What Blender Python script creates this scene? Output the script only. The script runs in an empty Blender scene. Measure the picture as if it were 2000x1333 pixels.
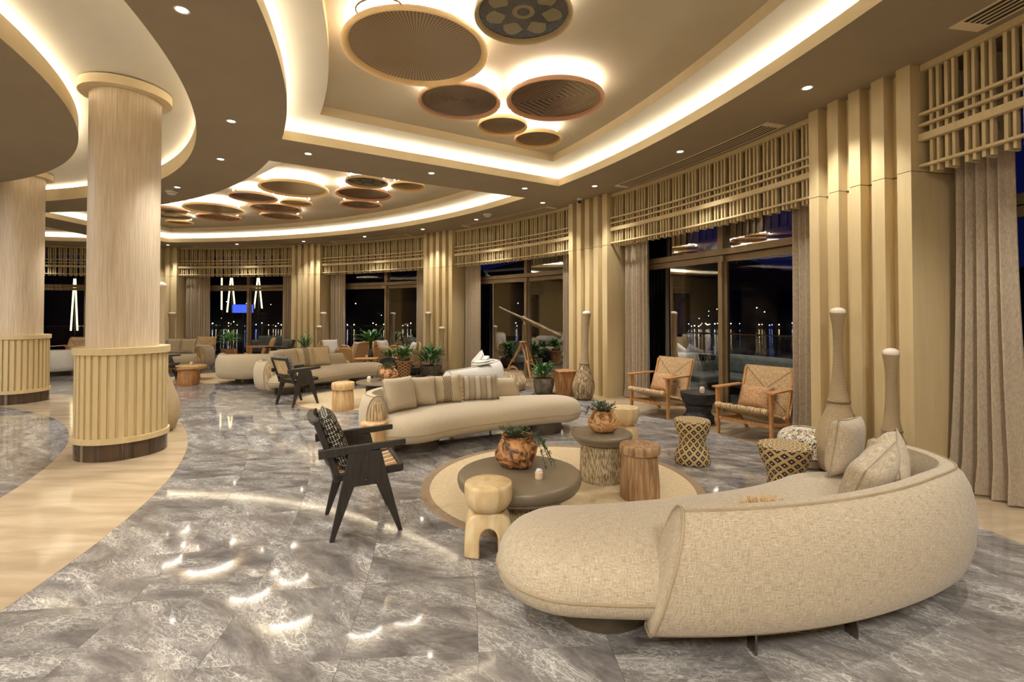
import bpy, bmesh, math, random
from mathutils import Vector, Matrix, Quaternion
from math import sin, cos, pi, radians, sqrt, atan2, hypot

random.seed(11)
SC = bpy.context.scene
COL = SC.collection

# ------------------------------------------------------------------ camera, world, exposure
cam_d = bpy.data.cameras.new('camera')
cam = bpy.data.objects.new('camera', cam_d)
COL.objects.link(cam)
SC.camera = cam
cam_d.sensor_width = 36.0
cam_d.lens = 36.0 * 950.0 / 2000.0
cam_d.shift_y = -66.5 / 2000.0
cam_d.clip_start = 0.05
cam_d.clip_end = 2000
cam.location = (0, 0, 1.5)
cam.rotation_euler = (radians(90) + 0.016, 0, 0)

W = bpy.data.worlds.new('night'); SC.world = W
W.use_nodes = True
W.node_tree.nodes['Background'].inputs[0].default_value = (0.0012, 0.0016, 0.012, 1)
W.node_tree.nodes['Background'].inputs[1].default_value = 1.0

SC.view_settings.view_transform = 'Standard'
SC.view_settings.look = 'None'
SC.view_settings.gamma = 1.0
SC.view_settings.use_curve_mapping = False
SC.view_settings.exposure = 1.22
SC.render.engine = 'CYCLES'
cy = SC.cycles
cy.max_bounces = 7; cy.diffuse_bounces = 4; cy.glossy_bounces = 4; cy.transmission_bounces = 6
cy.transparent_max_bounces = 12
cy.sample_clamp_indirect = 6.0
cy.caustics_reflective = False; cy.caustics_refractive = False
cy.use_denoising = True
cy.use_light_tree = True

COVE_E = 15.5      # cove LED strips
BASKET_E = 22.0    # LED rings behind the baskets
SPOT_W = 62.0      # ceiling downlights (watt)
FILL_W = 75.0      # unseen fill discs added under the ceiling

# ------------------------------------------------------------------ colour / material helpers
def lin(c):
    return tuple((v/255.0/12.92 if v/255.0 <= 0.04045 else ((v/255.0+0.055)/1.055)**2.4) for v in c)

def new_mat(name):
    m = bpy.data.materials.new(name); m.use_nodes = True
    nt = m.node_tree
    b = nt.nodes['Principled BSDF']
    return m, nt, b

def setb(b, rough=0.6, metal=0.0, spec=0.5):
    b.inputs['Roughness'].default_value = rough
    b.inputs['Metallic'].default_value = metal
    b.inputs['Specular IOR Level'].default_value = spec

def N(nt, t, **kw):
    n = nt.nodes.new(t)
    for k, v in kw.items():
        if hasattr(n, k): setattr(n, k, v)
        else: n.inputs[k].default_value = v
    return n

def ramp(nt, stops):
    r = nt.nodes.new('ShaderNodeValToRGB')
    cr = r.color_ramp
    while len(cr.elements) > len(stops): cr.elements.remove(cr.elements[-1])
    while len(cr.elements) < len(stops): cr.elements.new(0.5)
    for e, (p, c) in zip(cr.elements, stops):
        e.position = p; e.color = (*c, 1)
    return r

def mapping(nt, scale=(1, 1, 1), coord='Object', rot=(0, 0, 0)):
    tc = nt.nodes.new('ShaderNodeTexCoord')
    mp = nt.nodes.new('ShaderNodeMapping')
    mp.inputs['Scale'].default_value = scale
    mp.inputs['Rotation'].default_value = rot
    nt.links.new(tc.outputs[coord], mp.inputs[0])
    return mp

def bump(nt, b, src, strength=0.3, dist=0.01):
    bp = nt.nodes.new('ShaderNodeBump')
    bp.inputs['Strength'].default_value = strength
    bp.inputs['Distance'].default_value = dist
    nt.links.new(src, bp.inputs['Height'])
    nt.links.new(bp.outputs[0], b.inputs['Normal'])

def noise_mat(name, c1, c2, scale=(5, 5, 5), rough=0.6, metal=0.0, detail=4, nscale=1.0, bstr=0.15, bdist=0.005, lo=0.35, hi=0.65, coord='Object', spec=0.5, dist=0.0):
    m, nt, b = new_mat(name); setb(b, rough, metal, spec)
    mp = mapping(nt, scale, coord)
    n = N(nt, 'ShaderNodeTexNoise'); n.inputs['Scale'].default_value = nscale; n.inputs['Detail'].default_value = detail
    n.inputs['Distortion'].default_value = dist
    nt.links.new(mp.outputs[0], n.inputs['Vector'])
    r = ramp(nt, [(lo, c1), (hi, c2)])
    nt.links.new(n.outputs[0], r.inputs[0])
    nt.links.new(r.outputs[0], b.inputs['Base Color'])
    if bstr: bump(nt, b, n.outputs[0], bstr, bdist)
    return m

def emit_mat(name, c, s):
    m, nt, b = new_mat(name)
    b.inputs['Base Color'].default_value = (0.6, 0.6, 0.6, 1)
    b.inputs['Emission Color'].default_value = (*c, 1)
    b.inputs['Emission Strength'].default_value = s
    return m

def wood_mat(name, c1, c2, c3, grain=(3, 3, 0.35), nscale=6.0, rough=0.55, bstr=0.25, lo=0.3, hi=0.7, dist=0.6):
    m, nt, b = new_mat(name); setb(b, rough)
    mp = mapping(nt, grain)
    n = N(nt, 'ShaderNodeTexNoise'); n.inputs['Scale'].default_value = nscale; n.inputs['Detail'].default_value = 6
    n.inputs['Distortion'].default_value = dist
    nt.links.new(mp.outputs[0], n.inputs['Vector'])
    r = ramp(nt, [(lo, c1), ((lo+hi)/2, c2), (hi, c3)])
    nt.links.new(n.outputs[0], r.inputs[0])
    nt.links.new(r.outputs[0], b.inputs['Base Color'])
    bump(nt, b, n.outputs[0], bstr, 0.004)
    return m

def linen_mat(name, c1, c2, sc=1.0, rough=0.9):
    """woven linen: two crossed, stretched noises"""
    m, nt, b = new_mat(name); setb(b, rough, 0, 0.2)
    b.inputs['Sheen Weight'].default_value = 0.25
    outs = []
    for s in ((420, 18, 18), (18, 420, 30), (30, 30, 420)):
        mp = mapping(nt, tuple(v*sc for v in s))
        n = N(nt, 'ShaderNodeTexNoise'); n.inputs['Scale'].default_value = 1; n.inputs['Detail'].default_value = 2
        nt.links.new(mp.outputs[0], n.inputs['Vector']); outs.append(n.outputs[0])
    a = N(nt, 'ShaderNodeMath', operation='ADD'); nt.links.new(outs[0], a.inputs[0]); nt.links.new(outs[1], a.inputs[1])
    a2 = N(nt, 'ShaderNodeMath', operation='ADD'); nt.links.new(a.outputs[0], a2.inputs[0]); nt.links.new(outs[2], a2.inputs[1])
    d = N(nt, 'ShaderNodeMath', operation='MULTIPLY'); d.inputs[1].default_value = 1/3.0
    nt.links.new(a2.outputs[0], d.inputs[0])
    r = ramp(nt, [(0.34, c1), (0.66, c2)])
    nt.links.new(d.outputs[0], r.inputs[0])
    nt.links.new(r.outputs[0], b.inputs['Base Color'])
    bump(nt, b, d.outputs[0], 0.5, 0.004)
    return m

def linen_uv(name, c1, c2, rough=0.9, th=420):
    m, nt, b = new_mat(name); setb(b, rough, 0, 0.2); b.inputs['Sheen Weight'].default_value = 0.2
    outs = []
    for s_ in ((th, 22, 1), (22, th, 1), (th*.3, th*.3, 1)):
        mp = mapping(nt, s_, 'UV')
        n = N(nt, 'ShaderNodeTexNoise'); n.inputs['Scale'].default_value = 1; n.inputs['Detail'].default_value = 1.5
        nt.links.new(mp.outputs[0], n.inputs['Vector']); outs.append(n.outputs[0])
    a = N(nt, 'ShaderNodeMath', operation='ADD'); nt.links.new(outs[0], a.inputs[0]); nt.links.new(outs[1], a.inputs[1])
    a2 = N(nt, 'ShaderNodeMath', operation='MULTIPLY_ADD'); nt.links.new(outs[2], a2.inputs[0]); a2.inputs[1].default_value = .6; nt.links.new(a.outputs[0], a2.inputs[2])
    d = N(nt, 'ShaderNodeMath', operation='MULTIPLY'); d.inputs[1].default_value = 1/2.6; nt.links.new(a2.outputs[0], d.inputs[0])
    r = ramp(nt, [(0.36, c1), (0.64, c2)])
    nt.links.new(d.outputs[0], r.inputs[0]); nt.links.new(r.outputs[0], b.inputs['Base Color'])
    bump(nt, b, d.outputs[0], 0.5, 0.004)
    return m

def wicker_mat(name, c1, c2, su=60, sv=60, rough=0.6, bstr=0.8):
    """basket weave driven by the UV map (u round, v along)"""
    m, nt, b = new_mat(name); setb(b, rough)
    tc = nt.nodes.new('ShaderNodeTexCoord')
    ck = []
    sep = nt.nodes.new('ShaderNodeSeparateXYZ'); nt.links.new(tc.outputs['UV'], sep.inputs[0])
    def M(op, x, y=None):
        n = N(nt, 'ShaderNodeMath', operation=op)
        for i, v in enumerate((x, y)):
            if v is None: continue
            if isinstance(v, (int, float)): n.inputs[i].default_value = v
            else: nt.links.new(v, n.inputs[i])
        return n.outputs[0]
    u = M('MULTIPLY', sep.outputs[0], su); v = M('MULTIPLY', sep.outputs[1], sv)
    # checker-phased bumps
    par = M('MULTIPLY', M('FLOOR', v), 0.5)
    uu = M('ADD', u, par)
    h1 = M('ABSOLUTE', M('SINE', M('MULTIPLY', uu, pi)))
    h2 = M('ABSOLUTE', M('SINE', M('MULTIPLY', v, pi)))
    h = M('MULTIPLY', h1, h2)
    r = ramp(nt, [(0.05, c1), (0.55, c2)])
    nt.links.new(h, r.inputs[0]); nt.links.new(r.outputs[0], b.inputs['Base Color'])
    bump(nt, b, h, bstr, 0.006)
    return m

def diamond_mat(name, dark, gold, nu, nv, dot=(0.8, 0.75, 0.6)):
    """dark diamonds separated by gold bands with a pale dot in each, on the UV map"""
    m, nt, b = new_mat(name); setb(b, 0.6)
    tc = nt.nodes.new('ShaderNodeTexCoord'); sep = nt.nodes.new('ShaderNodeSeparateXYZ')
    nt.links.new(tc.outputs['UV'], sep.inputs[0])
    def M(op, x, y=None):
        n = N(nt, 'ShaderNodeMath', operation=op)
        for i, v in enumerate((x, y)):
            if v is None: continue
            if isinstance(v, (int, float)): n.inputs[i].default_value = v
            else: nt.links.new(v, n.inputs[i])
        return n.outputs[0]
    u = M('MULTIPLY', sep.outputs[0], nu); v = M('MULTIPLY', sep.outputs[1], nv)
    a = M('FRACT', M('ADD', u, v)); c = M('FRACT', M('ADD', M('SUBTRACT', u, v), 100.0))
    da = M('ABSOLUTE', M('SUBTRACT', a, 0.5)); dc = M('ABSOLUTE', M('SUBTRACT', c, 0.5))
    mx = M('MAXIMUM', da, dc)
    r = ramp(nt, [(0.0, dot), (0.07, dot), (0.1, dark), (0.31, dark), (0.34, gold), (1.0, gold)])
    r.color_ramp.interpolation = 'LINEAR'
    nt.links.new(mx, r.inputs[0]); nt.links.new(r.outputs[0], b.inputs['Base Color'])
    n = N(nt, 'ShaderNodeTexNoise'); n.inputs['Scale'].default_value = 300
    nt.links.new(tc.outputs['Object'], n.inputs['Vector'])
    bump(nt, b, n.outputs[0], 0.6, 0.004)
    return m

def basket_mat(name, c1, c2, rings=40, spokes=0, petals=None, rough=0.22, rho=None):
    """lacquered coiled basket, polar pattern on UV (u = angle, v = radius 0..1)"""
    m, nt, b = new_mat(name); setb(b, rough, 0, 0.6)
    b.inputs['Coat Weight'].default_value = 0.6; b.inputs['Coat Roughness'].default_value = 0.12
    tc = nt.nodes.new('ShaderNodeTexCoord'); sep = nt.nodes.new('ShaderNodeSeparateXYZ')
    nt.links.new(tc.outputs['UV'], sep.inputs[0])
    def M(op, x, y=None):
        n = N(nt, 'ShaderNodeMath', operation=op)
        for i, v in enumerate((x, y)):
            if v is None: continue
            if isinstance(v, (int, float)): n.inputs[i].default_value = v
            else: nt.links.new(v, n.inputs[i])
        return n.outputs[0]
    u, v = sep.outputs[0], sep.outputs[1]
    if rho:   # nested rhombus stripes in object space
        so = nt.nodes.new('ShaderNodeSeparateXYZ'); nt.links.new(tc.outputs['Object'], so.inputs[0])
        q = M('ADD', M('ABSOLUTE', M('ADD', so.outputs[0], M('MULTIPLY', so.outputs[1], 0.6))), M('ABSOLUTE', M('MULTIPLY', so.outputs[1], 1.1)))
        w = M('SINE', M('MULTIPLY', q, rho))
    else:
        w = M('SINE', M('MULTIPLY', v, rings*2*pi))
        if spokes:
            w2 = M('SINE', M('MULTIPLY', u, spokes*2*pi))
            w = M('ADD', M('MULTIPLY', w, 0.45), M('MULTIPLY', w2, 0.55))
    fac = M('ADD', M('MULTIPLY', w, 0.5), 0.5)
    r = ramp(nt, [(0.15, c1), (0.85, c2)])
    nt.links.new(fac, r.inputs[0])
    colout = r.outputs[0]
    if petals:
        n, pc1, pc2 = petals
        pu = M('ABSOLUTE', M('SINE', M('MULTIPLY', u, n*pi)))
        pv = M('MULTIPLY', M('SUBTRACT', v, 0.66), 3.4)
        pr = M('SUBTRACT', pu, M('ABSOLUTE', pv))
        st = M('GREATER_THAN', pr, 0.22)
        inner = M('LESS_THAN', M('ABSOLUTE', M('SUBTRACT', v, 0.2)), 0.055)
        st = M('MAXIMUM', st, inner)
        mix = nt.nodes.new('ShaderNodeMix'); mix.data_type = 'RGBA'
        nt.links.new(st, mix.inputs['Factor']); nt.links.new(colout, mix.inputs['A'])
        r2 = ramp(nt, [(0.1, pc1), (0.9, pc2)]); nt.links.new(fac, r2.inputs[0])
        nt.links.new(r2.outputs[0], mix.inputs['B']); colout = mix.outputs['Result']
    nt.links.new(colout, b.inputs['Base Color'])
    bump(nt, b, fac, 0.35, 0.003)
    return m

MT = {}
paintc = lin((205, 186, 150))
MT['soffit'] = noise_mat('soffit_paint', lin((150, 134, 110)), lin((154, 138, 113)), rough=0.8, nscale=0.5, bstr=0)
MT['lip'] = noise_mat('cream_gold_paint', lin((222, 203, 165)), lin((226, 207, 169)), rough=0.7, nscale=0.5, bstr=0)  # on ceiling edges: the soffit's paint, made lighter and more golden as if side-lit
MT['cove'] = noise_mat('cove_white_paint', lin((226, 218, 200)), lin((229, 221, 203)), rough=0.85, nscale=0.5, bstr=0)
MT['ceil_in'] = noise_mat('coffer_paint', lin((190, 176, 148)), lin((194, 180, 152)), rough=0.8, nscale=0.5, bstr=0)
MT['gold'] = wood_mat('gold_painted_timber', lin((204, 182, 136)), lin((208, 186, 140)), lin((212, 190, 145)), (2, 2, .2), 9, 0.45, 0.05)
MT['groove'] = noise_mat('dark_groove', (.03, .02, .01), (.04, .03, .015), bstr=0)
MT['shaft'] = wood_mat('bleached_oak_veneer', lin((194, 172, 142)), lin((207, 187, 158)), lin((221, 204, 180)), (14, 14, 0.4), 7, 0.5, 0.12, 0.3, 0.7, 0.3)
MT['slatgold'] = wood_mat('slat_gold', lin((202, 180, 134)), lin((206, 184, 138)), lin((211, 189, 143)), (2, 2, .2), 9, 0.5, 0.05)
MT['curtain'] = linen_mat('taupe_linen_curtain', lin((148, 131, 108)), lin((198, 179, 152)), 1.1)
MT['bronze'] = noise_mat('bronze_frame', lin((126, 104, 72)), lin((134, 112, 78)), rough=0.45, metal=0.15, bstr=0)
MT['linen'] = linen_uv('oat_linen', lin((150, 132, 104)), lin((212, 197, 170)))
MT['linen_w'] = linen_uv('pale_linen', lin((184, 176, 162)), lin((222, 216, 205)))
MT['velvet'] = linen_uv('beige_upholstery', lin((172, 155, 126)), lin((204, 188, 160)), th=700)
MT['endpanel'] = noise_mat('bark_print_panel', lin((140, 112, 74)), lin((212, 190, 150)), (60, 60, 5), 0.8, nscale=1.2, bstr=0.5, lo=.42, hi=.58)
MT['piping'] = noise_mat('piping', lin((160, 140, 108)), lin((172, 152, 120)), bstr=0, rough=0.9)
MT['drum'] = noise_mat('taupe_metal', lin((104, 92, 76)), lin((112, 99, 82)), rough=0.38, metal=0.4, bstr=0)
MT['taupe'] = noise_mat('taupe_lacquer', lin((124, 110, 88)), lin((130, 116, 93)), (2, 2, 2), rough=0.33, bstr=0)
MT['bark'] = noise_mat('driftwood_bark', lin((120, 100, 68)), lin((205, 186, 146)), (70, 70, 14), 0.85, nscale=1.6, bstr=0.9, bdist=0.01, lo=0.38, hi=0.6)
MT['palewood'] = wood_mat('pale_turned_wood', lin((192, 160, 112)), lin((208, 180, 132)), lin((222, 200, 156)), (2, 2, .6), 7, 0.6, 0.15)
MT['pine'] = wood_mat('pine_stump', lin((176, 132, 82)), lin((204, 166, 112)), lin((222, 190, 142)), (4, 4, .5), 6, 0.6, 0.2)
MT['stump'] = wood_mat('brown_log', lin((122, 90, 58)), lin((160, 124, 84)), lin((188, 154, 112)), (5, 5, .5), 7, 0.65, 0.45)
MT['redwood'] = wood_mat('orange_wood', lin((126, 82, 46)), lin((162, 112, 66)), lin((188, 140, 92)), (4, 4, .6), 6, 0.5, 0.3)
MT['oak'] = wood_mat('warm_oak', lin((166, 112, 60)), lin((190, 136, 80)), lin((206, 154, 98)), (8, 8, 1.2), 8, 0.5, 0.12)
MT['black'] = wood_mat('black_stained_wood', lin((34, 30, 26)), lin((44, 39, 33)), lin((54, 48, 41)), (6, 6, .8), 8, 0.42, 0.1)
MT['blackt'] = wood_mat('charred_drum', lin((22, 21, 21)), lin((32, 31, 31)), lin((46, 44, 44)), (4, 4, 1), 9, 0.5, 0.5)
MT['root'] = noise_mat('root_wood', lin((78, 44, 22)), lin((206, 148, 90)), (7, 7, 7), 0.5, nscale=1.3, bstr=0.9, bdist=0.03, lo=0.38, hi=0.56, dist=2.2)
MT['root2'] = noise_mat('root_wood_pale', lin((120, 74, 36)), lin((212, 162, 104)), (8, 8, 8), 0.5, nscale=1.3, bstr=0.8, bdist=0.02, lo=0.36, hi=0.52, dist=2.0)
MT['leaf'] = noise_mat('leaf_green', lin((30, 70, 30)), lin((84, 134, 62)), (9, 9, 9), 0.35, bstr=0)
MT['leaf2'] = noise_mat('leaf_small', lin((40, 66, 34)), lin((92, 116, 72)), (30, 30, 30), 0.5, bstr=0)
MT['leafb'] = noise_mat('leaf_bright', lin((52, 104, 34)), lin((104, 160, 66)), (9, 9, 9), 0.5, bstr=0)
MT['stem'] = noise_mat('stem', lin((70, 66, 34)), lin((90, 80, 44)), bstr=0)
MT['soil'] = noise_mat('soil', lin((40, 30, 20)), lin((62, 48, 34)), (40, 40, 40), 0.95)
MT['pot'] = noise_mat('grey_stone_pot', lin((86, 76, 62)), lin((122, 110, 92)), (12, 12, 12), 0.8, bstr=0.5)
MT['wax'] = noise_mat('candle_holder', lin((224, 190, 150)), lin((240, 214, 180)), (12, 12, 12), 0.5, bstr=0)
MT['white'] = noise_mat('white_paint', lin((214, 210, 200)), lin((220, 216, 206)), rough=0.5, bstr=0)
MT['knob'] = noise_mat('ivory_stopper', lin((214, 200, 182)), lin((228, 216, 200)), (8, 8, 8), rough=0.2, bstr=0)
MT['chrome'] = noise_mat('brushed_steel', lin((130, 122, 110)), lin((140, 132, 120)), rough=0.25, metal=1, bstr=0)
MT['wick'] = wicker_mat('natural_wicker', lin((130, 102, 68)), lin((214, 188, 146)), 56, 70)
MT['wickbig'] = noise_mat('twig_wrapped', lin((106, 84, 56)), lin((186, 162, 124)), (40, 40, 3.0), 0.7, nscale=1.5, bstr=0.9, bdist=0.01, lo=.42, hi=.6)
MT['diamond'] = diamond_mat('diamond_weave', lin((60, 36, 22)), lin((206, 176, 120)), 12, 5)
MT['trellis'] = diamond_mat('trellis_weave', lin((66, 40, 22)), lin((196, 148, 92)), 8, 6, dot=lin((60, 36, 22)))
MT['jute'] = noise_mat('beige_rug', lin((196, 174, 136)), lin((212, 190, 152)), (60, 60, 60), 0.95, bstr=0.5)
MT['rugedge'] = noise_mat('rug_border', lin((142, 118, 90)), lin((154, 130, 102)), (60, 60, 60), 0.95, bstr=0.4)
MT['rattan'] = wood_mat('rattan_cane', lin((190, 138, 84)), lin((210, 162, 106)), lin((224, 180, 124)), (9, 9, 9), 6, 0.4, 0.1)
MT['rattanweave'] = wicker_mat('rattan_weave', lin((150, 106, 62)), lin((226, 184, 126)), 40, 60)
MT['rubber'] = noise_mat('black_plastic', (.01, .01, .01), (.015, .015, .015), bstr=0)
MT['darkstone'] = noise_mat('terrace_stone', lin((48, 44, 40)), lin((62, 58, 52)), (2, 2, 2), 0.5, bstr=0.1)
MT['twigcore'] = noise_mat('twig_shadow', lin((104, 84, 58)), lin((206, 190, 160)), (60, 60, 22), 0.8, nscale=1.0, bstr=0.8, lo=.44, hi=.6)  # brown and pale tangle showing between the white twigs
MT['rust'] = noise_mat('rust_cushion', lin((168, 126, 86)), lin((196, 156, 114)), (40, 40, 40), 0.9, bstr=0.3)
MT['twig'] = noise_mat('bleached_twig', lin((196, 180, 152)), lin((232, 224, 208)), (30, 30, 30), 0.7, bstr=0)
MT['straw'] = noise_mat('straw_fringe', lin((196, 158, 104)), lin((226, 194, 140)), (30, 30, 30), 0.8, bstr=0)
MT['brass'] = noise_mat('aged_brass', lin((96, 80, 58)), lin((124, 106, 78)), (8, 8, 8), rough=0.35, metal=0.6, bstr=0)

def plinth_mat():
    m, nt, b = new_mat('striped_onyx'); setb(b, 0.12)
    mp = mapping(nt, (1, 1, 0.03))
    n = N(nt, 'ShaderNodeTexNoise'); n.inputs['Scale'].default_value = 9; n.inputs['Detail'].default_value = 5
    nt.links.new(mp.outputs[0], n.inputs['Vector'])
    r = ramp(nt, [(0.35, lin((44, 34, 26))), (0.5, lin((84, 66, 50))), (0.62, lin((56, 44, 36))), (0.7, lin((130, 112, 92)))])
    nt.links.new(n.outputs[0], r.inputs[0]); nt.links.new(r.outputs[0], b.inputs['Base Color'])
    return m
MT['onyx'] = plinth_mat()

def marble_mat():
    m, nt, b = new_mat('grey_marble'); setb(b, 0.05, 0, 0.5)
    geo = nt.nodes.new('ShaderNodeNewGeometry'); oi = nt.nodes.new('ShaderNodeObjectInfo')
    off = N(nt, 'ShaderNodeMath', operation='MULTIPLY'); off.inputs[1].default_value = 37.0
    nt.links.new(oi.outputs['Random'], off.inputs[0])
    add = N(nt, 'ShaderNodeVectorMath', operation='ADD')
    nt.links.new(geo.outputs['Position'], add.inputs[0]); nt.links.new(off.outputs[0], add.inputs[1])
    rot = nt.nodes.new('ShaderNodeVectorRotate'); rot.rotation_type = 'Z_AXIS'
    nt.links.new(add.outputs[0], rot.inputs['Vector'])
    ang = N(nt, 'ShaderNodeMath', operation='MULTIPLY_ADD'); ang.inputs[1].default_value = 0.9; ang.inputs[2].default_value = 0.0
    nt.links.new(oi.outputs['Random'], ang.inputs[0]); nt.links.new(ang.outputs[0], rot.inputs['Angle'])
    st = N(nt, 'ShaderNodeVectorMath', operation='MULTIPLY'); st.inputs[1].default_value = (0.8, 2.1, 1)
    nt.links.new(rot.outputs[0], st.inputs[0])
    def noise(sc, det, dist, rough=0.6):
        n = N(nt, 'ShaderNodeTexNoise'); n.inputs['Scale'].default_value = sc; n.inputs['Detail'].default_value = det
        n.inputs['Distortion'].default_value = dist; n.inputs['Roughness'].default_value = rough
        nt.links.new(st.outputs[0], n.inputs['Vector']); return n.outputs[0]
    base = noise(2.6, 12, 0.6, 0.76)
    r = ramp(nt, [(0.30, lin((88, 83, 80))), (0.44, lin((121, 115, 110))), (0.57, lin((146, 140, 133))), (0.74, lin((188, 182, 173)))])
    nt.links.new(base, r.inputs[0])
    # thin veins: |noise-0.5| small
    vs = []
    for sc, di, wd, am in ((2.0, 0.5, 0.009, 0.8), (5.0, 0.8, 0.014, 0.6), (14.0, 1.2, 0.04, 0.55)):
        v = noise(sc, 4, di)
        s = N(nt, 'ShaderNodeMath', operation='SUBTRACT'); nt.links.new(v, s.inputs[0]); s.inputs[1].default_value = 0.5
        a = N(nt, 'ShaderNodeMath', operation='ABSOLUTE'); nt.links.new(s.outputs[0], a.inputs[0])
        mr = N(nt, 'ShaderNodeMapRange'); nt.links.new(a.outputs[0], mr.inputs[0])
        mr.inputs[1].default_value = 0.0; mr.inputs[2].default_value = wd; mr.inputs[3].default_value = am; mr.inputs[4].default_value = 0
        vs.append(mr.outputs[0])
    mx = vs[0]
    for v in vs[1:]:
        q = N(nt, 'ShaderNodeMath', operation='MAXIMUM'); nt.links.new(mx, q.inputs[0]); nt.links.new(v, q.inputs[1]); mx = q.outputs[0]
    mod = noise(2.6, 3, 0.3); gate = N(nt, 'ShaderNodeMapRange'); nt.links.new(mod, gate.inputs[0])
    gate.inputs[1].default_value = 0.4; gate.inputs[2].default_value = 0.6
    g = N(nt, 'ShaderNodeMath', operation='MULTIPLY'); nt.links.new(mx, g.inputs[0]); nt.links.new(gate.outputs[0], g.inputs[1])
    mix = nt.nodes.new('ShaderNodeMix'); mix.data_type = 'RGBA'
    nt.links.new(g.outputs[0], mix.inputs['Factor']); nt.links.new(r.outputs[0], mix.inputs['A'])
    mix.inputs['B'].default_value = (*lin((232, 228, 218)), 1)
    # per tile tone
    tone = N(nt, 'ShaderNodeMapRange'); nt.links.new(oi.outputs['Random'], tone.inputs[0])
    tone.inputs[3].default_value = 0.8; tone.inputs[4].default_value = 1.1
    ml = N(nt, 'ShaderNodeVectorMath', operation='SCALE'); nt.links.new(mix.outputs['Result'], ml.inputs[0]); nt.links.new(tone.outputs[0], ml.inputs['Scale'])
    nt.links.new(ml.outputs[0], b.inputs['Base Color'])
    return m
MT['marble'] = marble_mat()

def cream_mat():
    m, nt, b = new_mat('cream_marble'); setb(b, 0.1, 0, 0.55)
    geo = nt.nodes.new('ShaderNodeNewGeometry'); oi = nt.nodes.new('ShaderNodeObjectInfo')
    st = N(nt, 'ShaderNodeVectorMath', operation='MULTIPLY'); st.inputs[1].default_value = (1.0, 4.5, 1)
    nt.links.new(geo.outputs['Position'], st.inputs[0])
    n = N(nt, 'ShaderNodeTexNoise'); n.inputs['Scale'].default_value = 1.4; n.inputs['Detail'].default_value = 7; n.inputs['Distortion'].default_value = 0.5
    nt.links.new(st.outputs[0], n.inputs['Vector'])
    r = ramp(nt, [(0.35, lin((172, 150, 120))), (0.5, lin((186, 164, 132))), (0.68, lin((198, 178, 148)))])
    nt.links.new(n.outputs[0], r.inputs[0])
    tone = N(nt, 'ShaderNodeMapRange'); nt.links.new(oi.outputs['Random'], tone.inputs[0])
    tone.inputs[3].default_value = 0.93; tone.inputs[4].default_value = 1.04
    ml = N(nt, 'ShaderNodeVectorMath', operation='SCALE'); nt.links.new(r.outputs[0], ml.inputs[0]); nt.links.new(tone.outputs[0], ml.inputs['Scale'])
    nt.links.new(ml.outputs[0], b.inputs['Base Color'])
    return m
MT['cream'] = cream_mat()

def glass_mat():
    m = bpy.data.materials.new('window_glass'); m.use_nodes = True
    nt = m.node_tree; nt.nodes.clear()
    o = nt.nodes.new('ShaderNodeOutputMaterial'); mx = nt.nodes.new('ShaderNodeMixShader')
    tr = nt.nodes.new('ShaderNodeBsdfTransparent'); tr.inputs[0].default_value = (0.86, 0.88, 0.9, 1)
    gl = nt.nodes.new('ShaderNodeBsdfGlossy'); gl.inputs['Roughness'].default_value = 0.01
    gl.inputs[0].default_value = (0.6, 0.6, 0.6, 1)
    fr = nt.nodes.new('ShaderNodeFresnel'); fr.inputs[0].default_value = 1.45
    nt.links.new(fr.outputs[0], mx.inputs[0]); nt.links.new(tr.outputs[0], mx.inputs[1]); nt.links.new(gl.outputs[0], mx.inputs[2])
    nt.links.new(mx.outputs[0], o.inputs[0])
    return m
MT['glass'] = glass_mat()
MT['led'] = emit_mat('cove_led', (1.0, 0.965, 0.91), COVE_E)
MT['led2'] = emit_mat('basket_led', (1.0, 0.955, 0.88), BASKET_E)
MT['lens'] = emit_mat('downlight_lens', (1.0, 0.93, 0.84), 14.0)

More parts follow.
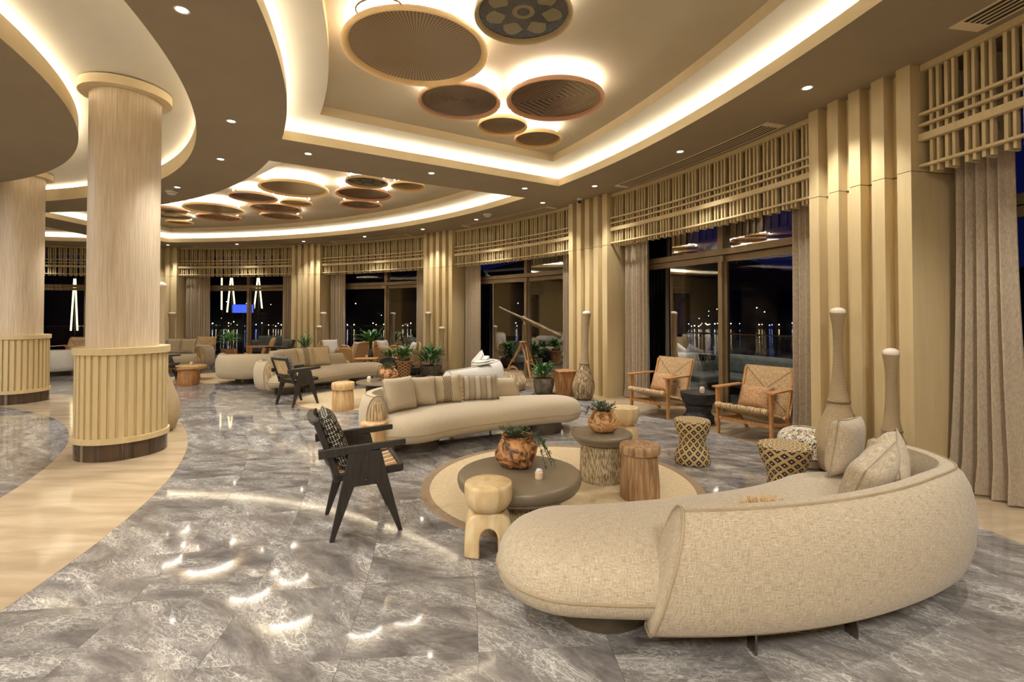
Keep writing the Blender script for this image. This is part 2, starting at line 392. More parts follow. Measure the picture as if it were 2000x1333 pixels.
def cushion_pattern(name, kind):
    m, nt, b = new_mat(name); setb(b, 0.85)
    tc = nt.nodes.new('ShaderNodeTexCoord')
    if kind == 'floral':
        mp = nt.nodes.new('ShaderNodeMapping'); mp.inputs['Scale'].default_value = (7, 7, 7)
        nt.links.new(tc.outputs['UV'], mp.inputs[0])
        v = N(nt, 'ShaderNodeTexVoronoi'); v.inputs['Scale'].default_value = 1.0; v.inputs['Randomness'].default_value = 0.15
        nt.links.new(mp.outputs[0], v.inputs['Vector'])
        s = N(nt, 'ShaderNodeMath', operation='MULTIPLY'); s.inputs[1].default_value = 22.0; nt.links.new(v.outputs['Distance'], s.inputs[0])
        sn = N(nt, 'ShaderNodeMath', operation='SINE'); nt.links.new(s.outputs[0], sn.inputs[0])
        v2 = N(nt, 'ShaderNodeTexVoronoi'); v2.inputs['Scale'].default_value = 5.0; v2.inputs['Randomness'].default_value = 0.1
        nt.links.new(mp.outputs[0], v2.inputs['Vector'])
        a1_ = N(nt, 'ShaderNodeMath', operation='SUBTRACT'); nt.links.new(v.outputs['Distance'], a1_.inputs[0]); a1_.inputs[1].default_value = .32
        a2_ = N(nt, 'ShaderNodeMath', operation='ABSOLUTE'); nt.links.new(a1_.outputs[0], a2_.inputs[0])
        ad = N(nt, 'ShaderNodeMath', operation='MULTIPLY_ADD'); nt.links.new(a2_.outputs[0], ad.inputs[0]); ad.inputs[1].default_value = 1.3; nt.links.new(v2.outputs['Distance'], ad.inputs[2])
        r = ramp(nt, [(0.34, lin((220, 208, 178))), (0.44, lin((24, 21, 18)))])
        nt.links.new(ad.outputs[0], r.inputs[0])
    elif kind == 'stripe':
        sep = nt.nodes.new('ShaderNodeSeparateXYZ'); nt.links.new(tc.outputs['UV'], sep.inputs[0])
        s = N(nt, 'ShaderNodeMath', operation='MULTIPLY_ADD'); s.inputs[1].default_value = 2*pi*3.5; s.inputs[2].default_value = 1.2; nt.links.new(sep.outputs[0], s.inputs[0])
        sn = N(nt, 'ShaderNodeMath', operation='SINE'); nt.links.new(s.outputs[0], sn.inputs[0])
        nz = N(nt, 'ShaderNodeTexNoise'); nz.inputs['Scale'].default_value = 60; nt.links.new(tc.outputs['UV'], nz.inputs['Vector'])
        ad = N(nt, 'ShaderNodeMath', operation='MULTIPLY_ADD'); ad.inputs[1].default_value = 0.5; ad.inputs[2].default_value = 0.3
        nt.links.new(sn.outputs[0], ad.inputs[0])
        ad2 = N(nt, 'ShaderNodeMath', operation='ADD'); nt.links.new(ad.outputs[0], ad2.inputs[0])
        nm = N(nt, 'ShaderNodeMath', operation='MULTIPLY_ADD'); nm.inputs[1].default_value = 1.2; nm.inputs[2].default_value = -0.6; nt.links.new(nz.outputs[0], nm.inputs[0])
        nt.links.new(nm.outputs[0], ad2.inputs[1])
        r = ramp(nt, [(0.05, lin((226, 212, 186))), (0.2, lin((150, 126, 96))), (0.6, lin((196, 178, 148)))])
        nt.links.new(ad2.outputs[0], r.inputs[0]); bump(nt, b, nz.outputs[0], 1.0, 0.02)
    else:   # 'knit': cream with a dotted band
        sep = nt.nodes.new('ShaderNodeSeparateXYZ'); nt.links.new(tc.outputs['UV'], sep.inputs[0])
        ck = N(nt, 'ShaderNodeTexChecker'); ck.inputs['Scale'].default_value = 26
        mp = nt.nodes.new('ShaderNodeMapping'); mp.inputs['Rotation'].default_value = (0, 0, .6); nt.links.new(tc.outputs['UV'], mp.inputs[0]); nt.links.new(mp.outputs[0], ck.inputs['Vector'])
        ck.inputs['Color1'].default_value = (*lin((128, 96, 62)), 1); ck.inputs['Color2'].default_value = (*lin((228, 208, 168)), 1)
        a = N(nt, 'ShaderNodeMath', operation='SUBTRACT'); a.inputs[1].default_value = 0.55; nt.links.new(sep.outputs[0], a.inputs[0])
        ab = N(nt, 'ShaderNodeMath', operation='ABSOLUTE'); nt.links.new(a.outputs[0], ab.inputs[0])
        lt = N(nt, 'ShaderNodeMath', operation='LESS_THAN'); lt.inputs[1].default_value = 0.13; nt.links.new(ab.outputs[0], lt.inputs[0])
        mix = nt.nodes.new('ShaderNodeMix'); mix.data_type = 'RGBA'
        nt.links.new(lt.outputs[0], mix.inputs['Factor']); mix.inputs['A'].default_value = (*lin((232, 214, 172)), 1); nt.links.new(ck.outputs[0], mix.inputs['B'])
        nt.links.new(mix.outputs['Result'], b.inputs['Base Color'])
        nz = N(nt, 'ShaderNodeTexNoise'); nz.inputs['Scale'].default_value = 70; nt.links.new(tc.outputs['UV'], nz.inputs['Vector']); bump(nt, b, nz.outputs[0], 1.0, 0.02)
        return m
    nt.links.new(r.outputs[0], b.inputs['Base Color'])
    return m
MT['floral'] = cushion_pattern('black_cream_floral', 'floral')
MT['stripe'] = cushion_pattern('shaggy_stripe', 'stripe')
MT['knit'] = cushion_pattern('cream_knit', 'knit')

def rush_mat():
    m, nt, b = new_mat('rush_weave'); setb(b, 0.8)
    tc = nt.nodes.new('ShaderNodeTexCoord'); sep = nt.nodes.new('ShaderNodeSeparateXYZ'); nt.links.new(tc.outputs['UV'], sep.inputs[0])
    def M(op, x, y=None):
        n = N(nt, 'ShaderNodeMath', operation=op)
        for i, v in enumerate((x, y)):
            if v is None: continue
            if isinstance(v, (int, float)): n.inputs[i].default_value = v
            else: nt.links.new(v, n.inputs[i])
        return n.outputs[0]
    # four triangles meeting in the middle: strands run parallel to the nearest edge
    du = M('ABSOLUTE', M('SUBTRACT', sep.outputs[0], 0.5)); dv = M('ABSOLUTE', M('SUBTRACT', sep.outputs[1], 0.5))
    sel = M('GREATER_THAN', dv, du)
    nz = N(nt, 'ShaderNodeTexNoise'); nz.inputs['Scale'].default_value = 9; nt.links.new(tc.outputs['UV'], nz.inputs['Vector'])
    wob = M('MULTIPLY', nz.outputs[0], 2.5)
    sv = M('SINE', M('ADD', M('MULTIPLY', sep.outputs[1], 330.0), wob)); su = M('SINE', M('ADD', M('MULTIPLY', sep.outputs[0], 330.0), wob))
    h = M('ADD', M('MULTIPLY', su, sel), M('MULTIPLY', sv, M('SUBTRACT', 1.0, sel)))
    seam = M('LESS_THAN', M('ABSOLUTE', M('SUBTRACT', du, dv)), 0.012)
    nz2 = N(nt, 'ShaderNodeTexNoise'); nz2.inputs['Scale'].default_value = 1; mpa = mapping(nt, (14, 120, 1), 'UV'); nt.links.new(mpa.outputs[0], nz2.inputs['Vector'])
    nz3 = N(nt, 'ShaderNodeTexNoise'); nz3.inputs['Scale'].default_value = 1; mpb = mapping(nt, (120, 14, 1), 'UV'); nt.links.new(mpb.outputs[0], nz3.inputs['Vector'])
    an = M('ADD', M('MULTIPLY', nz3.outputs[0], sel), M('MULTIPLY', nz2.outputs[0], M('SUBTRACT', 1.0, sel)))
    hh = M('SUBTRACT', M('ADD', M('MULTIPLY', h, 0.12), M('MULTIPLY', an, 1.0)), M('MULTIPLY', seam, 0.3))
    r = ramp(nt, [(0.2, lin((120, 88, 52))), (0.5, lin((196, 160, 112))), (0.75, lin((226, 198, 154)))])
    nt.links.new(hh, r.inputs[0]); nt.links.new(r.outputs[0], b.inputs['Base Color'])
    bump(nt, b, hh, 0.9, 0.012)
    return m
MT['rush'] = rush_mat()

MT['rushroll'] = noise_mat('rush_roll', lin((132, 98, 60)), lin((224, 194, 148)), (14, 160, 14), 0.8, nscale=1.0, bstr=0.8, bdist=0.01, lo=.38, hi=.6)
# ------------------------------------------------------------------ mesh helpers
class MB:
    def __init__(s):
        s.v = []; s.f = []; s.uv = {}
    def add(s, vs, fs, uvs=None):
        o = len(s.v); s.v += [tuple(p) for p in vs]
        for i, f in enumerate(fs):
            if uvs: s.uv[len(s.f)] = uvs[i]
            s.f.append(tuple(k+o for k in f))
        return o
    def box(s, c, d, rz=0.0, M=None):
        x, y, z = d[0]/2, d[1]/2, d[2]/2
        ps = [(-x, -y, -z), (x, -y, -z), (x, y, -z), (-x, y, -z), (-x, -y, z), (x, -y, z), (x, y, z), (-x, y, z)]
        if M is None: M = Matrix.Rotation(rz, 4, 'Z')
        T = Matrix.Translation(c) @ M
        s.add([T @ Vector(p) for p in ps], [(3, 2, 1, 0), (4, 5, 6, 7), (0, 1, 5, 4), (1, 2, 6, 5), (2, 3, 7, 6), (3, 0, 4, 7)])
    def bar(s, a, b, w, h, up=(0, 0, 1), w2=None, h2=None):
        a = Vector(a); b = Vector(b); t = (b-a).normalized(); up = Vector(up)
        sd = t.cross(up)
        if sd.length < 1e-4: sd = t.cross(Vector((1, 0, 0)))
        sd.normalize(); u = sd.cross(t).normalized()
        w2 = w if w2 is None else w2; h2 = h if h2 is None else h2
        ps = []
        for p, ww, hh in ((a, w, h), (b, w2, h2)):
            for sx, sy in ((-1, -1), (1, -1), (1, 1), (-1, 1)):
                ps.append(p + sd*sx*ww/2 + u*sy*hh/2)
        s.add(ps, [(0, 1, 2, 3), (7, 6, 5, 4), (1, 0, 4, 5), (2, 1, 5, 6), (3, 2, 6, 7), (0, 3, 7, 4)])
    def tube(s, path, r, seg=8, closed=False, cap=True):
        P = [Vector(p) for p in path]; n = len(P)
        rs = r if isinstance(r, (list, tuple)) else [r]*n
        rings = []; prev = None
        for i in range(n):
            if closed: t = P[(i+1) % n]-P[i-1]
            else: t = P[min(i+1, n-1)]-P[max(i-1, 0)]
            t.normalize()
            if prev is None:
                a = t.cross(Vector((0, 0, 1)))
                if a.length < 1e-3: a = t.cross(Vector((1, 0, 0)))
                a.normalize()
            else:
                a = prev - t*prev.dot(t)
                if a.length < 1e-5: a = t.cross(Vector((0, 0, 1)))
                a.normalize()
            prev = a; b = t.cross(a)
            rings.append([P[i]+(a*cos(2*pi*k/seg)+b*sin(2*pi*k/seg))*rs[i] for k in range(seg)])
        vs = [p for rr in rings for p in rr]; fs = []
        m = n if closed else n-1
        for i in range(m):
            j = (i+1) % n
            for k in range(seg):
                l = (k+1) % seg
                fs.append((i*seg+k, i*seg+l, j*seg+l, j*seg+k))
        if cap and not closed:
            fs.append(tuple(range(seg))[::-1]); fs.append(tuple((n-1)*seg+k for k in range(seg)))
        s.add(vs, fs)
    def lathe(s, prof, c=(0, 0, 0), seg=32, lump=None, capb=True, capt=True, vs_len=False):
        """prof: list of (r, z). UV: u = angle, v = arc length"""
        L = [0]
        for a, b in zip(prof, prof[1:]): L.append(L[-1]+hypot(b[0]-a[0], b[1]-a[1]))
        tot = L[-1] or 1
        vs = []
        for i, (r, z) in enumerate(prof):
            for k in range(seg):
                a = 2*pi*k/seg
                rr = r*(1+(lump(a, z) if lump else 0))
                vs.append((c[0]+rr*cos(a), c[1]+rr*sin(a), c[2]+z))
        fs = []; uvs = []
        for i in range(len(prof)-1):
            for k in range(seg):
                l = (k+1) % seg
                fs.append((i*seg+k, i*seg+l, (i+1)*seg+l, (i+1)*seg+k))
                u0, u1 = k/seg, (k+1)/seg; v0 = L[i]/tot; v1 = L[i+1]/tot
                uvs.append([(u0, v0), (u1, v0), (u1, v1), (u0, v1)])
        if capb and prof[0][0] > 1e-6:
            fs.append(tuple(range(seg))[::-1]); uvs.append([(k/seg, 0) for k in range(seg)][::-1])
        if capt and prof[-1][0] > 1e-6:
            o = (len(prof)-1)*seg
            fs.append(tuple(o+k for k in range(seg))); uvs.append([(k/seg, 1) for k in range(seg)])
        s.add(vs, fs, uvs)
    def loops(s, loops, closed=True, cap0=False, cap1=False, wrap=False, uv=False):
        n = len(loops[0]); vs = [p for l in loops for p in l]; fs = []
        m = len(loops)
        for i in range(m if wrap else m-1):
            j = (i+1) % m
            for k in range(n if closed else n-1):
                l = (k+1) % n
                fs.append((i*n+k, i*n+l, j*n+l, j*n+k))
        uvs = None
        if uv:
            big = max(loops, key=lambda l: sum((Vector(l[k])-Vector(l[(k+1) % n])).length for k in range(n)))
            U_ = [0.0]
            for k in range(n): U_.append(U_[-1]+(Vector(big[(k+1) % n])-Vector(big[k])).length)
            V_ = [0.0]
            for i in range(m-1): V_.append(V_[-1]+sum((Vector(loops[i+1][k])-Vector(loops[i][k])).length for k in range(0, n, 3))/len(range(0, n, 3)))
            uvs = []
            for i in range(m-1):
                for k in range(n if closed else n-1):
                    q = [(U_[k], V_[i]), (U_[k+1], V_[i]), (U_[k+1], V_[i+1]), (U_[k], V_[i+1])]
                    uvs.append(q)
        if cap0:
            fs.append(tuple(range(n))[::-1])
            if uvs is not None: uvs.append([(loops[0][k][0], loops[0][k][1]) for k in range(n)][::-1])
        if cap1:
            fs.append(tuple((m-1)*n+k for k in range(n)))
            if uvs is not None: uvs.append([(loops[-1][k][0], loops[-1][k][1]) for k in range(n)])
        s.add(vs, fs, uvs)
    def prism(s, poly, T, h):
        """poly: 2D points; extruded by h along local z through matrix T"""
        n = len(poly)
        vs = [T @ Vector((x, y, 0)) for x, y in poly] + [T @ Vector((x, y, h)) for x, y in poly]
        fs = [tuple(range(n))[::-1], tuple(n+k for k in range(n))]
        fs += [(k, (k+1) % n, n+(k+1) % n, n+k) for k in range(n)]
        s.add(vs, fs)
    def mesh(s, name, mat, smooth=None, flip=False):
        me = bpy.data.meshes.new(name)
        me.from_pydata(s.v, [], s.f)
        if s.uv:
            ul = me.uv_layers.new(name='UVMap')
            for p in me.polygons:
                u = s.uv.get(p.index)
                if u:
                    for li, q in zip(p.loop_indices, u): ul.data[li].uv = q
        bm = bmesh.new(); bm.from_mesh(me)
        bmesh.ops.recalc_face_normals(bm, faces=bm.faces)
        bm.to_mesh(me); bm.free()
        if smooth:
            me.shade_smooth(); me.set_sharp_from_angle(angle=radians(smooth))
        me.materials.append(mat); me.update()
        return me
    def obj(s, name, mat, parent=None, smooth=None, bevel=0, seg=2, sub=0):
        o = bpy.data.objects.new(name, s.mesh(name, mat, smooth)); COL.objects.link(o)
        if parent: o.parent = parent
        if bevel:
            b = o.modifiers.new('bevel', 'BEVEL'); b.width = bevel; b.segments = seg; b.limit_method = 'ANGLE'; b.angle_limit = radians(35)
            if not smooth: o.data.shade_smooth(); o.data.set_sharp_from_angle(angle=radians(50))
        if sub:
            b = o.modifiers.new('sub', 'SUBSURF'); b.levels = sub; b.render_levels = sub
            o.data.shade_smooth()
        return o

def tag(o, label=None, cat=None, group=None, kind=None):
    if label: o['label'] = label
    if cat: o['category'] = cat
    if group: o['group'] = group
    if kind: o['kind'] = kind
    return o

def thing(name, label, cat, loc=(0, 0, 0), rz=0.0, group=None, rx=0, ry=0):
    o = bpy.data.objects.new(name, None); COL.objects.link(o); o.empty_display_size = 0.1
    o.location = loc; o.rotation_euler = (rx, ry, rz)
    return tag(o, label, cat, group)

def struct(name, label=None):
    o = bpy.data.objects.new(name, None); COL.objects.link(o); o.empty_display_size = 0.1
    return tag(o, label, None, None, 'structure')

def inst(me, name, parent, loc=(0, 0, 0), rz=0.0, M=None):
    o = bpy.data.objects.new(name, me); COL.objects.link(o); o.parent = parent
    if M is not None: o.matrix_local = M
    else: o.location = loc; o.rotation_euler = (0, 0, rz)
    return o

def copy_thing(src, label, loc, rz, group=None, mats=None):
    """obj.copy() of a thing, its parts and sub-parts"""
    def rec(o, par):
        c = o.copy(); COL.objects.link(c); c.parent = par
        for k in o.children: rec(k, c)
        return c
    c = rec(src, None)
    c.location = loc; c.rotation_euler = (src.rotation_euler[0], src.rotation_euler[1], rz)
    c['label'] = label
    if group: c['group'] = group
    return c

# ------------------------------------------------------------------ polar layout of the round lobby
CX, CY = -10.7, 1.3
def PP(r, deg, z=0.0):
    a = radians(deg); return Vector((CX+r*cos(a), CY+r*sin(a), z))
HC = 3.70
def arc_angles(a0, a1, step=1.0):
    n = max(1, int(math.ceil(abs(a1-a0)/step))); return [a0+(a1-a0)*i/n for i in range(n+1)]

def polar_sheet(mb, r0, r1, a0, a1, z, step=1.0, nr=1, thick=0.0):
    aa = arc_angles(a0, a1, step)
    L = []
    for i in range(nr+1):
        r = r0+(r1-r0)*i/nr
        L.append([PP(r, a, z) for a in aa])
    if not thick:
        mb.loops(L, closed=False)
    else:
        loops = []
        for i, a in enumerate(aa):
            loops.append([PP(r0, a, z), PP(r1, a, z), PP(r1, a, z+thick), PP(r0, a, z+thick)])
        mb.loops(loops, closed=True, cap0=True, cap1=True)

POSTS = [-6.0, 13.8, 33.15, 52.95, 72.85, 92.9, 112.6]
HALFP = 2.12

# ================================================================== FLOOR
floor = struct('floor', 'polished round lobby floor of grey marble rings with cream borders')
b = MB(); polar_sheet(b, 0.5, 16.0, -60, 175, -0.06, 3.0, thick=0.04)
inst(b.mesh('floor_screed', MT['pot']), 'floor_screed', floor)
TP = 3.45
ring_edges = [8.2+0.597*i for i in range(11)]
G = 0.0007
def tile_mesh(r0, r1, da, name, mat, n=3):
    b = MB(); g0 = math.degrees(G/r0); L = []
    for i in range(n+1):
        a = g0+(da-2*g0)*i/n
        L.append([PP(r0+G, a, -.022), PP(r1-G, a, -.022), PP(r1-G, a, 0), PP(r0+G, a, 0)])
    # mesh around the ring centre so that rotating the object walks it round the ring
    L = [[(p.x-CX, p.y-CY, p.z) for p in q] for q in L]
    b.loops(L, closed=True, cap0=True, cap1=True)
    return b.mesh(name, mat)
cnt = 0
far_mb = MB()
for i in range(10):
    me = tile_mesh(ring_edges[i], ring_edges[i+1], TP, 'floor_tile', MT['marble'])
    k0 = -3 if i > 4 else 0
    a = 8.25+TP*(-12)
    while a < 118:
        # nearest 300 tiles stay single, the far end of the floor is laid as one part
        vis = (-2 <= a < 85) and cnt < 300
        if vis:
            inst(me, 'floor_tile', floor, (CX, CY, 0), radians(a)); cnt += 1
        else:
            L = []
            for q in range(4):
                aa = a+TP*q/3
                L.append([PP(ring_edges[i]+G, aa, -.022), PP(ring_edges[i+1]-G, aa, -.022), PP(ring_edges[i+1]-G, aa, 0), PP(ring_edges[i]+G, aa, 0)])
            far_mb.loops(L, closed=True, cap0=True, cap1=True)
        a += TP
o = far_mb.obj('floor_tiles_beyond', MT['marble'], floor); o['kind'] = 'stuff'
# cream borders
for (r0, r1, da, a0, a1, nm) in ((7.05, 8.2, 6.9, -28, 118, 'border_slab'), (14.17, 15.2, 6.6, -16, 122, 'border_slab')):
    me = tile_mesh(r0, r1, da, 'border_slab', MT['cream'], 6)
    a = a0
    while a < a1:
        inst(me, nm, floor, (CX, CY, 0), radians(a)); a += da
# inner grey disc (seen on the far left)
for (r0, r1) in ((5.8, 7.05), (4.4, 5.8), (0.6, 4.4)):
    me = tile_mesh(r0, r1, 12.0, 'inner_slab', MT['marble'], 6)
    a = -30
    while a < 150:
        inst(me, 'inner_slab', floor, (CX, CY, 0), radians(a)); a += 12.0
b = MB(); polar_sheet(b, 0.6, 8.2, 150, 330, -0.02, 6); polar_sheet(b, 8.2, 20, -58, -33, -.02, 5)
b.obj('floor_beyond', MT['marble'], floor)

# ================================================================== CEILING
ceil = struct('ceiling', 'champagne ceiling with curved lit coffers and a ring slot')
A0, A1 = -60, 150
b = MB()
polar_sheet(b, 8.25, 9.15, A0, A1, HC, 1)
polar_sheet(b, 13.45, 15.3, A0, A1, HC, 1)
cof = [(-22.0, -22.0, 31.26, 31.26), (37.75, 35.5, 88.6, 89.0), (95.0, 95.0, 140.0, 140.0)]   # (lo@9.15, lo@13.45, hi@9.15, hi@13.45)
edges = [(-60, -60)] + sum([[(c[0], c[1]), (c[2], c[3])] for c in cof], []) + [(A1, A1)]
for i in range(0, len(edges), 2):
    (l0, l1), (h0, h1) = edges[i], edges[i+1]
    L = []
    for j in range(9):
        r = 9.15+(13.45-9.15)*j/8; lo = l0+(l1-l0)*j/8; hi = h0+(h1-h0)*j/8
        L.append([PP(r, lo+(hi-lo)*k/10, HC) for k in range(11)])
    b.loops(L, closed=False)
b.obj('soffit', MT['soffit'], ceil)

def cof_loop(c, d, z):
    """closed outline of a coffer grown outwards by -d / inwards by d"""
    r0, r1 = 9.15+d, 13.45-d
    def lo(r): return c[0]+(c[1]-c[0])*(r-9.15)/4.3+math.degrees(d/r)
    def hi(r): return c[2]+(c[3]-c[2])*(r-9.15)/4.3-math.degrees(d/r)
    pts = []
    for k in range(61): pts.append(PP(r1, lo(r1)+(hi(r1)-lo(r1))*k/60, z))
    for k in range(1, 12): r = r1+(r0-r1)*k/12; pts.append(PP(r, hi(r), z))
    for k in range(61): pts.append(PP(r0, hi(r0)+(lo(r0)-hi(r0))*k/60, z))
    for k in range(1, 12): r = r0+(r1-r0)*k/12; pts.append(PP(r, lo(r), z))
    return pts
for ci, c in enumerate(cof):
    b = MB(); b.loops([cof_loop(c, 0, HC), cof_loop(c, 0, HC+.12), cof_loop(c, -.02, HC+.12)]); b.obj('cove_lip', MT['lip'], ceil)
    b = MB(); b.loops([cof_loop(c, -.02, HC+.12), cof_loop(c, -.32, HC+.12), cof_loop(c, -.32, HC+.25), cof_loop(c, .39, HC+.25)])
    b.obj('cove_trough', MT['cove'], ceil)
    b = MB(); b.loops([cof_loop(c, .39, HC+.25), cof_loop(c, .39, HC+.365)]); b.obj('coffer_step', MT['lip'], ceil)
    b = MB()
    L = []
    for j in range(7):
        r = 9.54+(13.06-9.54)*j/6
        lo = c[0]+(c[1]-c[0])*(r-9.15)/4.3+math.degrees(.39/r); hi = c[2]+(c[3]-c[2])*(r-9.15)/4.3-math.degrees(.39/r)
        L.append([PP(r, lo+(hi-lo)*k/60, HC+.365) for k in range(61)])
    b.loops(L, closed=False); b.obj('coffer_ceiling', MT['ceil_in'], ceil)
    b = MB(); b.loops([cof_loop(c, -.14, HC+.135), cof_loop(c, -.17, HC+.135)]); b.obj('cove_light_strip', MT['led'], ceil)
# ring slot between the soffit and the central disc
aa = arc_angles(A0, A1, 1.0)
def ringstrip(pts, name, mat):
    b = MB(); b.loops([[PP(r, a, z) for a in aa] for (r, z) in pts], closed=False); return b.obj(name, mat, ceil)
ringstrip([(8.25, HC), (8.25, HC+.226), (8.28, HC+.226)], 'slot_lip', MT['lip'])
ringstrip([(8.28, HC+.226), (8.5, HC+.226), (8.5, HC+.3), (6.85, HC+.3), (6.85, HC+.2), (7.07, HC+.2)], 'slot_ceiling', MT['cove'])
ringstrip([(7.07, HC+.2), (7.1, HC+.2), (7.1, HC)], 'disc_edge', MT['lip'])
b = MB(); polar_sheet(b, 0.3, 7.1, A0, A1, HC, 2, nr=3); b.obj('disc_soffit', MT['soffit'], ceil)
ringstrip([(6.97, HC+.215), (6.94, HC+.215)], 'slot_light_strip', MT['led'])
ringstrip([(8.40, HC+.24), (8.43, HC+.24)], 'slot_light_strip', MT['led'])
# roof slab above everything so that no sky leaks in
b = MB(); polar_sheet(b, 0.1, 15.35, A0, A1, HC+.6, 3, nr=2); b.obj('roof_slab', MT['soffit'], ceil)

# ================================================================== WINDOW WALL
def frame_at(r, deg, z=0.0):
    """matrix: origin on the ring, local x outward, local y along the ring (growing angle), z up"""
    return Matrix.Translation(PP(r, deg, z)) @ Matrix.Rotation(radians(deg), 4, 'Z')
R_F = 14.48
post_words = {0: 'behind the camera side', 1: 'nearest fluted gold pier, right of the two tall woven bottle vases',
              2: 'fluted gold pier with the security camera above it', 3: 'fluted gold pier between the third and fourth window bays, beside the bushy plant',
              4: 'fluted gold pier behind the rattan armchairs', 5: 'fluted gold pier just right of the round column', 6: 'fluted gold pier hidden beyond the round columns'}
fin_mesh = None
def build_post(idx, deg):
    t = thing('fluted_pier', ['gold fluted pier at the right edge beyond the curtain', 'nearest gold fluted pier, behind the front sofa and the two tall woven vases',
        'gold fluted pier under the dome camera, with one tall woven vase before it', 'gold fluted pier with two thin woven vases, left of the telescope window',
        'gold fluted pier left of the rattan armchairs, behind a spiky plant', 'gold fluted pier showing just right of the big round column',
        'gold fluted pier on the far left beyond the round columns'][idx], 'pier', tuple(PP(R_F, deg, 0)), radians(deg))
    def prof_box(b, x0, x1, y0, y1, z0, z1):
        b.box(((x0+x1)/2, (y0+y1)/2, (z0+z1)/2), (x1-x0, y1-y0, z1-z0))
    half = radians(HALFP)*R_F
    b = MB()
    for z0, z1 in ((0.0, 2.757), (2.763, HC)):
        prof_box(b, 0.11, 0.50, -half+.02, half-.02, z0, z1)
    b.obj('pier_core', MT['gold'], t)
    w = .122; pitch = (2*half-w)/4
    for k in range(5):
        y = -half+w/2+k*pitch
        b = MB(); x1 = .115 if k in (1, 2, 3) else .50
        for z0, z1 in ((0.0, 2.757), (2.763, HC)):
            prof_box(b, 0, x1, y-w/2, y+w/2, z0, z1)
        b.obj('fin', MT['gold'], t)
    b = MB(); prof_box(b, .100, .49, -half+.004, half-.004, 2.756, 2.764); b.obj('shadow_joint', MT['groove'], t)
    return t
for i, d in enumerate(POSTS): build_post(i, d)

# lattice valances
R_L = 14.62
bays = []
for i in range(len(POSTS)-1): bays.append((POSTS[i]+HALFP, POSTS[i+1]-HALFP))
bays.append((POSTS[-1]+HALFP, 122))
bay_txt = ['cut off by the right edge of the picture', 'over the window with the two rush armchairs', 'over the window with the telescope',
           'over the window behind the rattan armchairs', 'over the window with the bright leafy potted palm', 'seen between the two round columns', 'at the far left edge']
sA = MB(); sA.box((.02, 0, 0), (.04, .022, .90)); mA = sA.mesh('slat', MT['slatgold'])
sB = MB(); sB.box((.06, 0, 0), (.12, .026, .90)); mB = sB.mesh('slat', MT['slatgold'])
def arc_bar(b, r0, r1, a0, a1, z0, z1, step=.8):
    L = []
    for a in arc_angles(a0, a1, step):
        L.append([PP(r0, a, z0), PP(r1, a, z0), PP(r1, a, z1), PP(r0, a, z1)])
    b.loops(L, closed=True, cap0=True, cap1=True)
def rel(b, o):   # shift a builder's vertices into a thing's local space (translation only)
    l = Vector(o.location); b.v = [tuple(Vector(p)-l) for p in b.v]
for i, (a0, a1) in enumerate(bays):
    mid = (a0+a1)/2
    t = thing('lattice_valance', 'gold slatted lattice valance '+bay_txt[i], 'lattice', tuple(PP(R_L, mid, 3.2)), 0)
    for nm, r0, r1, z0, z1 in (('fascia', 14.60, 14.66, 3.645, HC), ('rail', 14.575, 14.62, 3.245, 3.268), ('rail', 14.575, 14.62, 3.150, 3.173), ('wide_rail', 14.57, 14.62, 3.020, 3.083), ('rail', 14.575, 14.62, 2.795, 2.818)):
        b = MB(); arc_bar(b, r0, r1, a0, a1, z0, z1); rel(b, t); b.obj(nm, MT['slatgold'], t)
    if mid > 109: gr = 7
    else: gr = 14
    lo = a0
    if i == 0: lo = 2.0; gr = 9
    pitch = (a1-lo)/gr
    for g in range(gr):
        for q, (me, off) in enumerate(((mA, .09), (mB, .29), (mA, .54), (mB, .74))):
            a = lo+pitch*(g+off)
            M = Matrix.Translation(-Vector(t.location)) @ frame_at(R_L, a, 3.192)
            inst(me, 'slat', t, M=M)

# curtains
def curtain(a0, a1, label, z0=0.02, z1=3.62, r=14.88, flare=0.0, group=None):
    mid = (a0+a1)/2
    t_loc = PP(r, mid, 0)
    b = MB(); n = 120; nz = 14
    wid = radians(a1-a0)*r; folds = max(3, int(wid/0.08)); ph = random.random()*6
    rows = []
    jit = [random.uniform(-.35, .35) for _ in range(folds+2)]
    for j in range(nz+1):
        zf = j/nz; z = z0+(z1-z0)*zf; row = []
        amp = 0.040+0.020*(1-zf)**2
        for k in range(n+1):
            u = k/n; f = u*folds; jj = jit[int(f) % len(jit)]*(1-(f % 1))+jit[(int(f)+1) % len(jit)]*(f % 1)
            s = sin(2*pi*f+ph+jj*2)
            rr = r+amp*(s+.25*sin(4*pi*f+ph*2+jj))+0.012*jj
            if zf < .03: rr -= 0.03
            widen = (u-.5)*flare*(1-zf)**3
            a = a0+(a1-a0)*(u)+widen*(a1-a0)
            p = PP(rr, a, z); row.append(p-t_loc)
        rows.append(row)
    b.loops(rows, closed=False)
    o = b.obj('curtain', MT['curtain'], None, smooth=80)
    o.location = t_loc
    tag(o, label, 'curtain', group)
    return o
